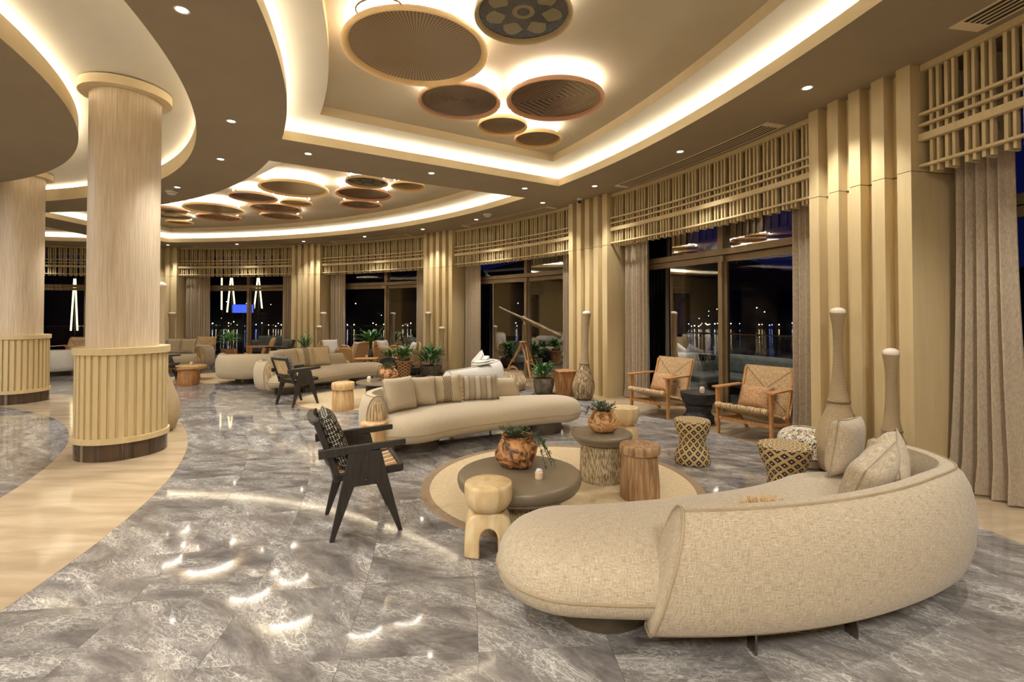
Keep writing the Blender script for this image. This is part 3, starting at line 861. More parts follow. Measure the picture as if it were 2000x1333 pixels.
# (bay index) right curtain hangs at the low angle end
ctx = [(1, 'taupe linen curtain right of the rush armchairs, against the nearest fluted pier', 'taupe linen curtain left of the rush armchairs'),
       (2, 'taupe linen curtain right of the telescope, drawn slightly inwards', 'taupe linen curtain left of the telescope window'),
       (3, 'taupe linen curtain right of the rattan armchairs', 'taupe linen curtain left of the rattan armchairs'),
       (4, 'short taupe linen curtain right of the bright potted palm', 'wide grey taupe curtain left of the bright potted palm'),
       (5, 'taupe curtain beyond the big round column', 'taupe curtain between the two round columns')]
for i, lr, ll in ctx:
    a0, a1 = bays[i]
    curtain(a0+.35, a0+2.3, lr); curtain(a1-(2.5 if i < 4 else 3.4), a1-.35, ll)
curtain(bays[0][1]-1.85, bays[0][1]-.3, 'long taupe linen curtain at the right edge pooling on the cream floor', flare=.5, z0=.015)

# windows: bronze frames with glass
def win_bay(i, a0, a1):
    w = struct('window_%d' % i, 'bronze framed sliding glass doors with a fixed transom in bay %s' % bay_txt[i])
    R = 15.1; mid = (a0+a1)/2
    def seg(name, pa0, pa1, z0, z1, r0=R, r1=R+.09, mat='bronze'):
        b = MB(); arc_bar(b, r0, r1, pa0, pa1, z0, z1, 2.2); return b.obj(name, MT[mat], w)
    d = lambda x: math.degrees(x/R)
    seg('head_frame', a0, a1, 3.50, 3.70, R, R+.2)
    seg('transom', a0, a1, 2.40, 2.49, R-.03, R+.11)
    seg('door_head', a0, mid+d(.04), 2.30, 2.39, R+.05, R+.11); seg('door_head', mid-d(.04), a1, 2.30, 2.39, R-.01, R+.05)
    seg('sill', a0, a1, 0.0, .05, R-.02, R+.14)
    seg('bottom_rail', a0, mid, .05, .16, R+.05, R+.10); seg('bottom_rail', mid, a1, .05, .16, R, R+.05)
    seg('transom_mullion', mid-d(.05), mid+d(.05), 2.49, 3.5, R-.02, R+.16)
    seg('jamb', a0, a0+d(.12), .05, 3.5, R-.02, R+.12); seg('jamb', a1-d(.12), a1, .05, 3.5, R-.02, R+.12)
    seg('door_stile', mid-d(.055), mid+d(.02), .05, 2.3, R+.05, R+.10); seg('door_stile', mid-d(.02), mid+d(.055), .05, 2.3, R-.01, R+.045)
    seg('door_stile', a0+d(.12), a0+d(.20), .05, 2.3, R+.05, R+.10); seg('door_stile', a1-d(.20), a1-d(.12), .05, 2.3, R, R+.05)
    for (p0, p1, z0, z1, rr) in ((a0+d(.2), mid-d(.05), .16, 2.3, R+.075), (mid+d(.05), a1-d(.2), .16, 2.3, R+.025), (a0+d(.12), mid-d(.05), 2.49, 3.5, R+.05), (mid+d(.05), a1-d(.12), 2.49, 3.5, R+.05)):
        # flat pane
        A = PP(rr, p0, z0); B = PP(rr, p1, z0)
        b = MB(); b.add([A, B, B+Vector((0, 0, z1-z0)), A+Vector((0, 0, z1-z0))], [(0, 1, 2, 3)])
        b.obj('pane', MT['glass'], w)
    return w
for i, (a0, a1) in enumerate(bays): win_bay(i, a0, a1)
# door handle on the right-hand door
w0 = bpy.data.objects['window_0']
b = MB(); p = PP(14.99, 10.02, 1.0)
b.box(p, (.05, .035, .14)); b.tube([PP(15.1, 10.3, 1.02), PP(14.98, 10.3, 1.02), PP(14.98, 10.9, 1.02)], .010)
b.obj('door_handle', MT['bronze'], w0)
# head wall above / outer skin between bays
wall = struct('wall_window', 'outer wall behind the fluted piers')
for d in POSTS:
    b = MB(); polar_sheet(b, 15.0, 15.3, d-HALFP, d+HALFP, 0, 1, thick=3.75); b.obj('pier_backing', MT['gold'], wall)
b = MB(); L = [[PP(15.32, a, HC-.02), PP(15.32, a, HC+.6)] for a in aa]; b.loops(L, closed=False); b.obj('wall_head', MT['soffit'], wall)
# right-hand continuation of the wall behind the camera
wr = struct('wall_right', 'plain wall continuing behind the photographer')
b = MB(); polar_sheet(b, 15.0, 15.2, -60, bays[0][0]-4.3, 0, 2, thick=3.75); b.obj('wall_panel', MT['gold'], wr)
wl = struct('wall_left', 'outer wall continuing out of sight on the far left')
b = MB(); polar_sheet(b, 15.0, 15.2, 122, 150, 0, 2, thick=3.75); b.obj('wall_panel', MT['gold'], wl)
wb = struct('wall_back', 'plain end walls of the lobby out of sight')
b = MB(); polar_sheet(b, 0.3, 15.2, -60.6, -60, 0, 1, thick=4.2); polar_sheet(b, 0.3, 15.2, 150, 150.6, 0, 1, thick=4.2)
b.obj('wall_panel', MT['lip'], wb)
b = MB(); L = [[PP(1.6, a, 0), PP(1.6, a, HC)] for a in arc_angles(-60, 150, 6)]; b.loops(L, closed=False); b.obj('core_wall', MT['lip'], wb)

# ================================================================== COLUMNS
def column(deg, r, label):
    p = PP(r, deg)
    t = thing('round_column', label, 'column', tuple(p), radians(deg))
    b = MB(); b.lathe([(.405, 0), (.405, .175)], seg=64); b.obj('stone_plinth', MT['onyx'], t, smooth=40)
    b = MB(); b.lathe([(.405, .175), (.425, .175), (.425, .23), (.34, .23)], seg=64, capb=False, capt=False); b.obj('lower_ring', MT['slatgold'], t, smooth=40)
    b = MB(); b.lathe([(.386, .2), (.386, 1.12)], seg=64); b.obj('core_drum', MT['slatgold'], t, smooth=40)
    sb = MB(); sb.box((0.385, 0, .66), (.040, .047, .86)); sm = sb.mesh('base_slat', MT['slatgold'])
    for k in range(34): inst(sm, 'base_slat', t, (0, 0, 0), 2*pi*k/34)
    b = MB(); b.lathe([(.34, 1.085), (.425, 1.085), (.425, 1.155), (.30, 1.155)], seg=64, capb=False, capt=False); b.obj('upper_ring', MT['slatgold'], t, smooth=40)
    b = MB(); b.lathe([(.318, 1.15), (.318, 3.99)], seg=72); b.obj('shaft', MT['shaft'], t, smooth=40)
    b = MB(); b.lathe([(.30, 3.89), (.415, 3.89), (.415, 3.985), (.30, 3.985)], seg=64, capb=False, capt=False); b.obj('capital_ring', MT['lip'], t, smooth=40)
    return t
column(32.24, 7.60, 'big round column with bleached oak shaft and slatted gold base, nearest to the camera')
column(73.3, 7.45, 'round column with slatted gold base at the left edge, behind the nearest column')

# ================================================================== DOWNLIGHTS
spot_n = 0
dl_mesh_trim = MB(); dl_mesh_trim.lathe([(.038, 0), (.052, -.001), (.055, -.004), (.052, -.007), (.040, -.006)], seg=24, capb=False, capt=False); dl_trim = dl_mesh_trim.mesh('trim_ring', MT['white'], 40)
q = MB(); q.lathe([(.039, -.003), (.0001, -.004)], seg=24, capb=False, capt=False); dl_lens = q.mesh('lens', MT['lens'])
def downlight(r, deg, label, w=None, group='round ceiling downlights', blend=.6, ang=100):
    p = PP(r, deg, HC)
    t = thing('downlight', label, 'ceiling light', tuple(p), 0, group)
    inst(dl_trim, 'trim_ring', t); inst(dl_lens, 'lens', t)
    l = bpy.data.lights.new('downlight_lamp', 'SPOT'); l.energy = w or SPOT_W; l.color = (1.0, 0.975, 0.93)
    l.spot_size = radians(ang); l.spot_blend = blend; l.shadow_soft_size = 0.04
    o = bpy.data.objects.new('downlight_lamp', l); COL.objects.link(o); o.parent = t; o.location = (0, 0, -.02)
    return t
outer = [(5.8, 'top right corner'), (13.97, 'before the nearest fluted pier'), (21.9, 'beside the long vent over the armchair window'), (29.9, 'beside the dome camera'),
         (36.0, 'at the start of the telescope window'), (45.0, 'above the telescope window'), (53.0, 'before the pier with two vases'), (62.0, 'above the rattan armchairs'),
         (71.4, 'before the pier left of the rattan armchairs'), (81.2, 'above the potted palm window'), (90.5, 'by the pier right of the big column'), (99, 'behind the big column'), (107, 'at the far left')]
for d, tx in outer: downlight(13.97, d, 'small round downlight in the outer soffit, '+tx)
for d, tx in ((-13.5, 'behind the camera'), (.5, 'above the camera'), (14.6, 'large at the top left of the picture'), (29.1, 'just right of the column capital'), (40, 'below the previous one, right of the column'), (55, 'beside the smoke detector'), (69, 'beyond the column'), (83, 'far left')):
    downlight(8.6, d, 'small round downlight in the inner soffit ring, '+tx, w=84)
for (x, y, tx) in ((-2.78, 6.6, 'left one'), (-1.25, 7.51, 'middle one'), (.22, 8.42, 'right one')):
    downlight(hypot(x-CX, y-CY), math.degrees(atan2(y-CY, x-CX)), 'small round downlight in the beam between the two coffers, '+tx, w=84)
for d, tx in ((-4, 'first'), (-12, 'second'), (-20, 'third')): downlight(13.97, d, 'small round downlight in the outer soffit, %s one beyond the right edge' % tx)

# disc lights added out of view to fill the room with light
for k, (x, y) in enumerate(((-2.0, -2.2), (1.2, -1.6), (-5.5, -2.5), (-8.5, 0.5), (-9.0, 4.5))):
    l = bpy.data.lights.new('ceiling_luminaire', 'AREA'); l.shape = 'DISK'; l.size = 1.2; l.energy = FILL_W; l.color = (1.0, .97, .93)
    o = bpy.data.objects.new('ceiling_luminaire', l); COL.objects.link(o); o.location = (x, y, HC-.03)

# ================================================================== CEILING FITTINGS
def vent(a0, a1, label, r0=14.245, r1=14.515):
    t = thing('linear_vent', label, 'air vent', tuple(PP((r0+r1)/2, (a0+a1)/2, HC)))
    b = MB()
    arc_bar(b, r0, r0+.018, a0, a1, HC-.008, HC-.0005); arc_bar(b, r1-.018, r1, a0, a1, HC-.008, HC-.0005)
    e = math.degrees(.09/r0); arc_bar(b, r0, r1, a0, a0+e, HC-.0078, HC-.0005); arc_bar(b, r0, r1, a1-e, a1, HC-.0078, HC-.0005)
    rel(b, t); b.obj('frame', MT['lip'], t)
    b = MB(); arc_bar(b, r0+.01, r1-.01, a0+.1, a1-.1, HC-.006, HC-.0004); rel(b, t); b.obj('dark_slot', MT['groove'], t)  # flat dark strip stands in for the shade inside the recessed slots
    n = 4
    for k in range(n):
        rr = r0+.018+(r1-r0-.036)*(k+.5+.5)/(n+1)
        b = MB(); arc_bar(b, rr-.007, rr+.007, a0+e, a1-e, HC-.008, HC-.0055); rel(b, t); b.obj('blade', MT['lip'], t)
vent(17.2, 29.2, 'long curved linear air vent above the armchair window')
vent(36.7, 48.5, 'curved linear air vent above the telescope window')
vent(56.8, 68.5, 'curved linear air vent above the rattan armchair window')
vent(76.5, 88.3, 'curved linear air vent above the potted palm window')
vent(-3.0, 9.66, 'linear air vent cut by the top right corner')
# dome camera
t = thing('dome_camera', 'small white dome security camera under the ceiling by the second pier', 'security camera', tuple(PP(14.33, 33.3, HC)))
b = MB(); b.lathe([(.05, 0), (.052, -.02), (.045, -.035), (.03, -.04)], seg=20); b.obj('base', MT['white'], t, smooth=40)
b = MB(); b.lathe([(.028, -.035), (.032, -.06), (.024, -.085), (.001, -.095)], seg=20); b.obj('lens_ball', MT['rubber'], t, smooth=60)
for (x, y, lb) in ((-6.036, 8.589, 'white smoke detector right of the big column under the soffit'), (-1.303, 9.867, 'small white detector near the curved coffer edge')):
    rr = hypot(x-CX, y-CY); r_ok = rr if rr < 9.1 or rr > 13.5 else 9.0
    p = PP(r_ok if rr < 11 else 13.75, math.degrees(atan2(y-CY, x-CX)), HC)
    t = thing('smoke_detector', lb, 'detector', tuple(p))
    b = MB(); b.lathe([(.09, 0), (.095, -.02), (.08, -.035)], seg=20); b.obj('base', MT['white'], t, smooth=40)
    b = MB(); b.lathe([(.06, -.03), (.065, -.06), (.02, -.075), (.001, -.076)], seg=20); b.obj('sensor', MT['white'], t, smooth=40)

# ================================================================== WOVEN CEILING BASKETS
bk = {
 'olive': basket_mat('basket_olive', lin((112, 90, 62)), lin((182, 152, 110)), 46, 110),
 'flower': basket_mat('basket_flower', lin((40, 34, 28)), lin((78, 66, 52)), 22, 90, petals=(7, lin((120, 104, 70)), lin((150, 134, 92)))),
 'brown': basket_mat('basket_brown', lin((62, 40, 28)), lin((124, 92, 68)), 22, 0),
 'rhomb': basket_mat('basket_rhombus', lin((66, 42, 26)), lin((136, 102, 70)), rho=92),
 'tan': basket_mat('basket_tan', lin((84, 60, 40)), lin((150, 118, 82)), 16, 0)}
def translucent(m, f=.10):
    nt = m.node_tree; out = [n for n in nt.nodes if n.type == 'OUTPUT_MATERIAL'][0]; bs = nt.nodes['Principled BSDF']
    tl = nt.nodes.new('ShaderNodeBsdfTranslucent'); mx = nt.nodes.new('ShaderNodeMixShader'); mx.inputs[0].default_value = f
    src = bs.inputs['Base Color'].links[0].from_socket; nt.links.new(src, tl.inputs[0])
    nt.links.new(bs.outputs[0], mx.inputs[1]); nt.links.new(tl.outputs[0], mx.inputs[2]); nt.links.new(mx.outputs[0], out.inputs[0])
    return m
rim_c = {'olive': wicker_mat('rim_honey', lin((160, 126, 80)), lin((228, 200, 148)), 240, 14, 0.35, .4), 'flower': wicker_mat('rim_dark', lin((70, 56, 38)), lin((206, 180, 132)), 140, 10, 0.35, .5),
         'brown': wicker_mat('rim_copper', lin((122, 88, 62)), lin((206, 166, 126)), 180, 12, 0.35, .4), 'rhomb': wicker_mat('rim_copper_red', lin((120, 82, 58)), lin((202, 154, 114)), 200, 12, 0.35, .4),
         'tan': wicker_mat('rim_gold', lin((162, 124, 74)), lin((228, 194, 134)), 160, 10, 0.35, .4)}
HB = HC+.365
def ceiling_basket(x, y, R, kind, label, group, handles=False, rz=0.0):
    z = 3.86; R *= .97
    t = thing('woven_basket_lamp', label, 'ceiling lamp', (x, y, z), rz, group)
    rin = R*.895
    prof = [(0.0001, .036)]+[(rin*k/8, .036-.010*(k/8)**4) for k in range(1, 8)]+[(rin, .024)]
    b = MB(); seg = 64
    b.lathe(prof, seg=seg, capb=False, capt=False)
    b.uv = {}; fi = 0
    for i in range(len(prof)-1):
        for k in range(seg):
            b.uv[fi] = [(k/seg, i/8), ((k+1)/seg, i/8), ((k+1)/seg, (i+1)/8), (k/seg, (i+1)/8)]; fi += 1
    b.obj('tray', bk[kind], t, smooth=40)
    b = MB(); b.lathe([(rin, .024), (R*.92, .004), (R*.95, -.008), (R*.98, -.012), (R*.996, -.004), (R*1.0, .010), (R*.975, .036)], seg=64, capb=False, capt=False)
    b.obj('rim', rim_c[kind], t, smooth=60)
    b = MB(); b.lathe([(R*.76, .115), (R*.82, .115)], seg=48, capb=False, capt=False); b.obj('light_ring', MT['led2'], t)
    b = MB(); b.lathe([(R*.62, .045), (R*.62, HB-z)], seg=40, capb=True, capt=False)
    b.obj('mounting_box', MT['white'], t)
    if handles:
        for s in (1, -1):
            b = MB(); b.tube([(s*R*.30*cos(a), s*(R*.93+R*.20*sin(a)), .03) for a in [pi*k/12 for k in range(13)]], .007, 6)
            b.obj('handle', MT['stump'], t, smooth=60)
    return t
for m_ in rim_c.values(): translucent(m_)
g1 = 'woven basket lamps in the near coffer'; g2 = 'woven basket lamps in the far coffer'
for (x, y, R, kd, lb, h) in (
    (-.859, 4.337, .669, 'olive', 'largest olive brown round woven basket with honey rim and loop handles, near coffer', True),
    (.09, 3.81, .405, 'flower', 'round basket with dark and cream flower pattern cut by the top edge', False),
    (-.586, 5.384, .476, 'brown', 'dark brown coiled basket directly below the largest one', False),
    (.476, 5.339, .56, 'rhomb', 'dark basket with nested rhombus stripes and copper rim, right of the near group', False),
    (-.118, 6.062, .321, 'tan', 'small brown basket with pale gold rim below the two mid-size ones', False),
    (.348, 6.521, .33, 'tan', 'smallest brown basket nearest the inner corner of the near coffer', False)):
    ceiling_basket(x, y, R, kd, lb, g1, h, rz=-.3)
for (x, y, R, kd, lb, h) in (
    (-4.097, 9.113, .637, 'olive', 'largest olive basket of the far coffer with golden rim', False),
    (-5.21, 9.766, .466, 'brown', 'brown basket left below the largest of the far coffer', False),
    (-6.683, 10.871, .627, 'olive', 'wide olive basket at the left of the far coffer', False),
    (-5.244, 10.787, .548, 'rhomb', 'dark basket in the middle row of the far coffer', False),
    (-7.123, 11.805, .508, 'rhomb', 'dark glossy basket under the wide olive one, far left', False),
    (-2.591, 8.648, .385, 'flower', 'flower patterned basket at the right of the far coffer', False),
    (-2.91, 9.529, .558, 'rhomb', 'dark basket with copper rim under the flower patterned one', False),
    (-3.25, 10.45, .455, 'brown', 'dark brown basket lowest of the right far cluster', False),
    (-1.911, 8.919, .324, 'tan', 'small brown basket at the right end of the far coffer', False),
    (-4.559, 10.251, .331, 'tan', 'small basket with gold rim between the two far clusters', False),
    (-5.558, 11.679, .485, 'brown', 'reddish brown basket in the lowest row of the far coffer', False),
    (-7.75, 10.95, .40, 'brown', 'brown basket half hidden behind the big column, upper', False),
    (-8.14, 11.591, .437, 'flower', 'dark basket half hidden behind the big column, middle', False),
    (-8.523, 12.448, .316, 'tan', 'small gold rimmed basket beside the big column, lowest', False)):
    ceiling_basket(x, y, R, kd, lb, g2, h, rz=.4)

# ================================================================== SOFAS
RC = 2.34; YC = 0.18-RC; PH = radians(22.6)
def sofa_outline(w):
    """closed loop at half width w around the curved spine; the free (+x) end is narrower; starts there, back side first"""
    pts = []; TP_ = .20; EX = .10
    for k in range(25):
        a = PH-2*PH*k/24; pts.append(((RC+w)*sin(a)+EX*max(0, a/PH)**2*.8, YC+(RC+w)*cos(a)))
    cx, cyy = -RC*sin(PH), YC+RC*cos(PH)
    for k in range(1, 16):
        a = radians(90)+PH+pi*k/16; pts.append((cx+w*cos(a), cyy+w*sin(a)))
    for k in range(25):
        a = -PH+2*PH*k/24; q = max(0, (a/PH+.25)/1.25); ww = w*(1-TP_/.485*q*q); pts.append(((RC-ww)*sin(a)+EX*max(0, a/PH)**2*.8, YC+(RC-ww)*cos(a)))
    tw = w/.485; cx = -cx+TP_/2*tw*sin(PH)+EX*.8; cyy = cyy+TP_/2*tw*cos(PH); wr = w*(1-TP_/.97)
    for k in range(1, 16):
        a = radians(-90)-PH+pi*k/16; c_ = cos(a); pts.append((cx+wr*c_*cos(PH*0)+0.0, cyy+wr*sin(a)))
    return pts
def make_sofa(name, label, loc, rz, mat, mirror=False, group='curved upholstered sofas', detail=True):
    t = thing(name, label, 'sofa', loc, rz, group)
    mx = -1 if mirror else 1
    def P3(p, z): return (mx*p[0], p[1], z)
    # seat
    b = MB(); W0 = .485
    prof = [(.20, .150), (.08, .155), (.03, .175), (.006, .215), (0.0, .245), (.0, .262), (.006, .30), (.03, .345), (.075, .385), (.14, .410), (.22, .425), (.32, .433), (.44, .436)]
    b.loops([[P3(q, z) for q in sofa_outline(W0-d)] for d, z in prof], cap0=True, cap1=True, uv=True)
    so = b.obj('seat', mat, t, smooth=60)
    b = MB(); b.tube([P3(q, .253) for q in sofa_outline(W0+.002)], .006, 6, closed=True); b.obj('seat_piping', MT['piping'], so, smooth=60)
    # crease left by the back cushion joint
    # backrest shell: cross-section (offset from the spine, height factor)
    sec = [(.42, .12), (.50, .125), (.535, .16), (.557, .26), (.562, .38), (.552, .50), (.525, .60), (.49, .655), (.45, .68), (.41, .685), (.37, .672), (.335, .635), (.31, .57), (.30, .47), (.30, .40), (.34, .30), (.38, .2)]
    secW = [(.40, .12), (.48, .125), (.52, .16), (.545, .26), (.555, .38), (.553, .48), (.54, .56), (.515, .625), (.485, .66), (.45, .675), (.415, .665), (.385, .63), (.36, .58), (.348, .50), (.345, .42), (.36, .30), (.38, .2)]
    n_b, n_c = 34, 26
    frames = []
    ph0 = radians(17.2)
    for k in range(n_b):
        a = ph0-(ph0+PH)*k/(n_b-1)
        frames.append(((RC*sin(a), YC+RC*cos(a)), (sin(a), cos(a)), (-cos(a), sin(a))))
    cx, cyy = -RC*sin(PH), YC+RC*cos(PH)
    for k in range(1, n_c+1):
        a = radians(90)+PH+radians(105)*k/n_c
        frames.append(((cx, cyy), (cos(a), sin(a)), (-sin(a), cos(a))))
    nf = len(frames); loops = []
    for i, (c, nrm, tg) in enumerate(frames):
        hs = .93+.03*min(1, i/(nf*.6)); row = []
        sl = max(0, 1-i/9.0); se = max(0, 1-(nf-1-i)/5.0)
        wf = min(1, max(0, i-n_b+5)/10.0)
        for (o_, z_), (oW, zW) in zip(sec, secW):
            o = o_+(oW-o_)*wf; z = z_+(zW-z_)*wf
            zz = .12+(z-.12)*hs
            sh = sl*(zz-.12)*.30 + sl*.06*0
            o2 = o-(.02*wf if o > .4 else 0)
            N_ = nrm
            if i >= n_b:
                av = radians(90)+PH+radians(105)*(i-n_b+1)/n_c; amax = pi+math.asin(min(1, .20/o2))
                if av > amax: N_ = (cos(amax), sin(amax))
            x = c[0]+N_[0]*o2+tg[0]*sh; y = c[1]+N_[1]*o2+tg[1]*sh
            row.append(P3((x, y), zz))
        loops.append(row)
    # softly crowned end faces
    def cap(row, d):
        cxx = Vector((sum(p[0] for p in row)/len(row), sum(p[1] for p in row)/len(row), sum(p[2] for p in row)/len(row)))
        return [tuple(cxx+(Vector(p)-cxx)*.8+d) for p in row], [tuple(cxx+(Vector(p)-cxx)*.35+d*1.3) for p in row]
    tg0 = Vector((-frames[0][2][0]*mx, -frames[0][2][1], 0))*.018; tg1 = Vector((0, -1, 0))*.018
    a1, a2 = cap(loops[0], tg0); z1, z2 = cap(loops[-1], tg1)
    b = MB(); b.loops([a2, a1]+loops+[z1, z2], cap0=True, cap1=True, uv=True); bo = b.obj('backrest', mat, t, smooth=50)
    b = MB()
    b.tube([tuple(Vector(p)+tg0*.2) for p in loops[0]], .0065, 6, closed=True)
    b.tube([tuple(Vector(p)+tg1*.2) for p in loops[-1]], .0065, 6, closed=True)
    top = [Vector(r[8])+Vector((0, 0, .001)) for r in loops]
    b.tube(top, .0065, 6); b.obj('back_piping', MT['piping'], bo, smooth=60)
    if mat is MT['velvet']:
        b = MB(); q1 = Vector((0, -1, 0))
        cc = Vector((sum(p[0] for p in z1)/len(z1), sum(p[1] for p in z1)/len(z1), sum(p[2] for p in z1)/len(z1)))
        ol = [tuple(cc+(Vector(p)-cc)*.98+q1*.004) for p in z1]; o2_ = [tuple(cc+(Vector(p)-cc)*.9+q1*.012) for p in z1]; o3_ = [tuple(cc+(Vector(p)-cc)*.3+q1*.018) for p in z1]
        b.loops([ol, o2_, o3_], cap0=True, cap1=True); b.obj('end_panel', MT['endpanel'], bo, smooth=60)
    # bases
    for s in (-1, 1):
        b = MB(); x = (.86 if s > 0 else -.80)*mx; b.lathe([(.245, 0), (.25, .012), (.262, .155)], (x, .08 if s > 0 else .03, 0), 40); b.obj('drum_base', MT['drum'], t, smooth=40)
    for x in (.30, -.15):
        b = MB(); a = x/RC
        b.box(((RC+.42)*sin(a)*mx, YC+(RC+.42)*cos(a), .06), (.010, .06, .122), rz=-a*mx); b.obj('leg', MT['chrome'], t)
    return t
sofa1 = make_sofa('sofa', 'large oat linen curved sofa in the foreground, seen from behind', (1.275, 2.835, 0), radians(193.8), MT['linen'])
sofa2 = make_sofa('sofa', 'beige curved sofa facing the camera with four cushions in a row', (-.35, 5.86, 0), radians(26.5), MT['velvet'])
sofa6 = make_sofa('sofa', 'pale grey linen curved sofa seen from behind, just beyond the four-cushion sofa', (-1.12, 8.28, 0), radians(242), MT['linen_w'])
sofa4 = make_sofa('sofa', 'beige curved sofa facing right with cushions, behind the far black armchair', (-3.80, 10.05, 0), radians(52), MT['velvet'])
sofa3 = make_sofa('sofa', 'beige curved sofa seen from behind, second from the big column', (-5.22, 11.32, 0), radians(212), MT['velvet'], mirror=True)
sofa5 = make_sofa('sofa', 'beige curved sofa with three cushions just right of the big column', (-9.55, 13.2, 0), radians(-2), MT['velvet'], mirror=True)
sofa7 = make_sofa('sofa', 'pale sofa showing between the two round columns', (-12.0, 12.6, 0), radians(150), MT['linen_w'])

# ================================================================== CUSHIONS
def cushion_mesh(w, h, th, mat, name='cover', n=14):
    b = MB(); vs = []; fs = []; uvs = []
    for side in (1, -1):
        o = len(vs)
        for j in range(n+1):
            for i in range(n+1):
                u = -1+2*i/n; v = -1+2*j/n
                k = 1-.07*(1-abs(u)**2)*abs(v)**3; k2 = 1-.07*(1-abs(v)**2)*abs(u)**3
                z = (max(0, (1-u**4))*max(0, (1-v**4)))**.55
                wr = .03*sin(5*u+3*v)*z
                vs.append((u*w/2*k2, side*(z*th/2)+wr*th, v*h/2*k))
        for j in range(n):
            for i in range(n):
                a = o+j*(n+1)+i; q = (a, a+1, a+n+2, a+n+1)
                fs.append(q if side == -1 else q[::-1])
                uv = [(i/n, j/n), ((i+1)/n, j/n), ((i+1)/n, (j+1)/n), (i/n, (j+1)/n)]
                if mat in (MT['linen'], MT['linen_w'], MT['velvet']): uv = [(a_*w, c_*h) for a_, c_ in uv]
                uvs.append(uv if side == -1 else uv[::-1])
    b.add(vs, fs, uvs)
    me = b.mesh(name, mat, 75)
    bm = bmesh.new(); bm.from_mesh(me); bmesh.ops.remove_doubles(bm, verts=bm.verts, dist=1e-5); bmesh.ops.recalc_face_normals(bm, faces=bm.faces); bm.to_mesh(me); bm.free()
    return me
def cushion(label, loc, rz, tilt, w=.5, h=.46, th=.16, mat='velvet', roll=0.0, group=None, fringe=False, floor_z=None):
    """loc = centre of the bottom edge; rz = direction the face looks (0 = -y); tilt back"""
    t = thing('cushion', label, 'cushion', loc, 0, group)
    t.rotation_mode = 'QUATERNION'
    t.rotation_quaternion = (Matrix.Rotation(rz, 3, 'Z') @ Matrix.Rotation(-tilt, 3, 'X') @ Matrix.Rotation(roll, 3, 'Y')).to_quaternion()
    o = inst(cushion_mesh(w, h, th, MT[mat]), 'cover', t, (0, 0, h/2))
    b = MB(); b.tube([(sx*w/2*.99*k1, 0, h/2+sz*h/2*.99*k2) for sx, sz, k1, k2 in ((-1, -1, 1, 1), (0, -1, 1, .94), (1, -1, 1, 1), (1, 0, .94, 1), (1, 1, 1, 1), (0, 1, 1, .94), (-1, 1, 1, 1), (-1, 0, .94, 1))], .003, 5, closed=True)
    if fringe:
        f = MB(); rnd = random.Random(5)
        for sx in (-1, 1):
            for k in range(60):
                z = h*(k+.5)/60; L = .035+rnd.random()*.015
                f.bar((sx*w/2*.94, 0, z), (sx*(w/2+L*.6), rnd.uniform(-.015, .015), z-rnd.uniform(.0, .02)), .006, .004)
        f.obj('fringe', MT['wax'], t)
    else:
        b.obj('seam_piping', MT['piping'], t, smooth=60)
    return t
def sofa_pt(s, x, y, z=0.0):
    a = s.rotation_euler[2]; c, q = cos(a), sin(a)
    return (s.location[0]+x*c-y*q, s.location[1]+x*q+y*c, z)
SH = .432
r2 = sofa2.rotation_euler[2]
g = 'cushions on the four-cushion sofa'
cushion('plain beige cushion at the left end of the sofa facing the camera, turned inwards', sofa_pt(sofa2, -.97, -.02, SH), r2+radians(22), radians(18), .40, .385, .16, group=g)
cushion('plain beige cushion, second from the left on the sofa facing the camera', sofa_pt(sofa2, -.72, .16, SH), r2+radians(4), radians(22), .42, .36, .16, group=g, roll=.06)
cushion('cream cushion with a dotted knitted band and fringed sides', sofa_pt(sofa2, -.38, .24, SH), r2-radians(8), radians(24), .40, .35, .15, 'knit', group=g, fringe=True)
cushion('shaggy brown and cream striped rectangular cushion', sofa_pt(sofa2, .06, .23, SH), r2-radians(14), radians(26), .50, .33, .16, 'stripe', group=g)
r1 = sofa1.rotation_euler[2]
g = 'linen cushions on the foreground sofa'
cushion('oat linen cushion nearest the camera on the foreground sofa, leaning at its curved end', sofa_pt(sofa1, -.70, .17, SH-.02), r1+radians(26), radians(24), .42, .36, .19, 'linen', .25, g)
cushion('oat linen cushion standing on its corner behind, on the foreground sofa', sofa_pt(sofa1, -1.0, .02, SH-.04), r1+radians(50), radians(16), .42, .38, .18, 'linen', .55, g)
cushion('oat linen cushion farthest left of the three on the foreground sofa', sofa_pt(sofa1, -1.04, -.24, SH), r1+radians(24), radians(8), .42, .38, .16, 'linen', -.05, g)
# straw fringed cushion mostly hidden behind the foreground back
t = thing('cushion', 'straw fringed cushion whose tuft peeps over the foreground sofa back', 'cushion', sofa_pt(sofa1, .10, .33, SH), r1)
inst(cushion_mesh(.26, .14, .06, MT['jute']), 'cover', t, M=Matrix.Translation((0, -.07, .03)) @ Matrix.Rotation(radians(-90), 4, 'X'))
f = MB(); rnd = random.Random(3)
for k in range(220):
    x = rnd.uniform(-.2, .2); L = rnd.uniform(.03, .07)
    f.bar((x*.55, rnd.uniform(-.02, .04), .05), (x*.55+rnd.uniform(-.04, .04), rnd.uniform(-.04, .06), .085+L*rnd.uniform(.3, 1.1)), .004, .003)
o = f.obj('fringe', MT['straw'], t); o['kind'] = 'stuff'
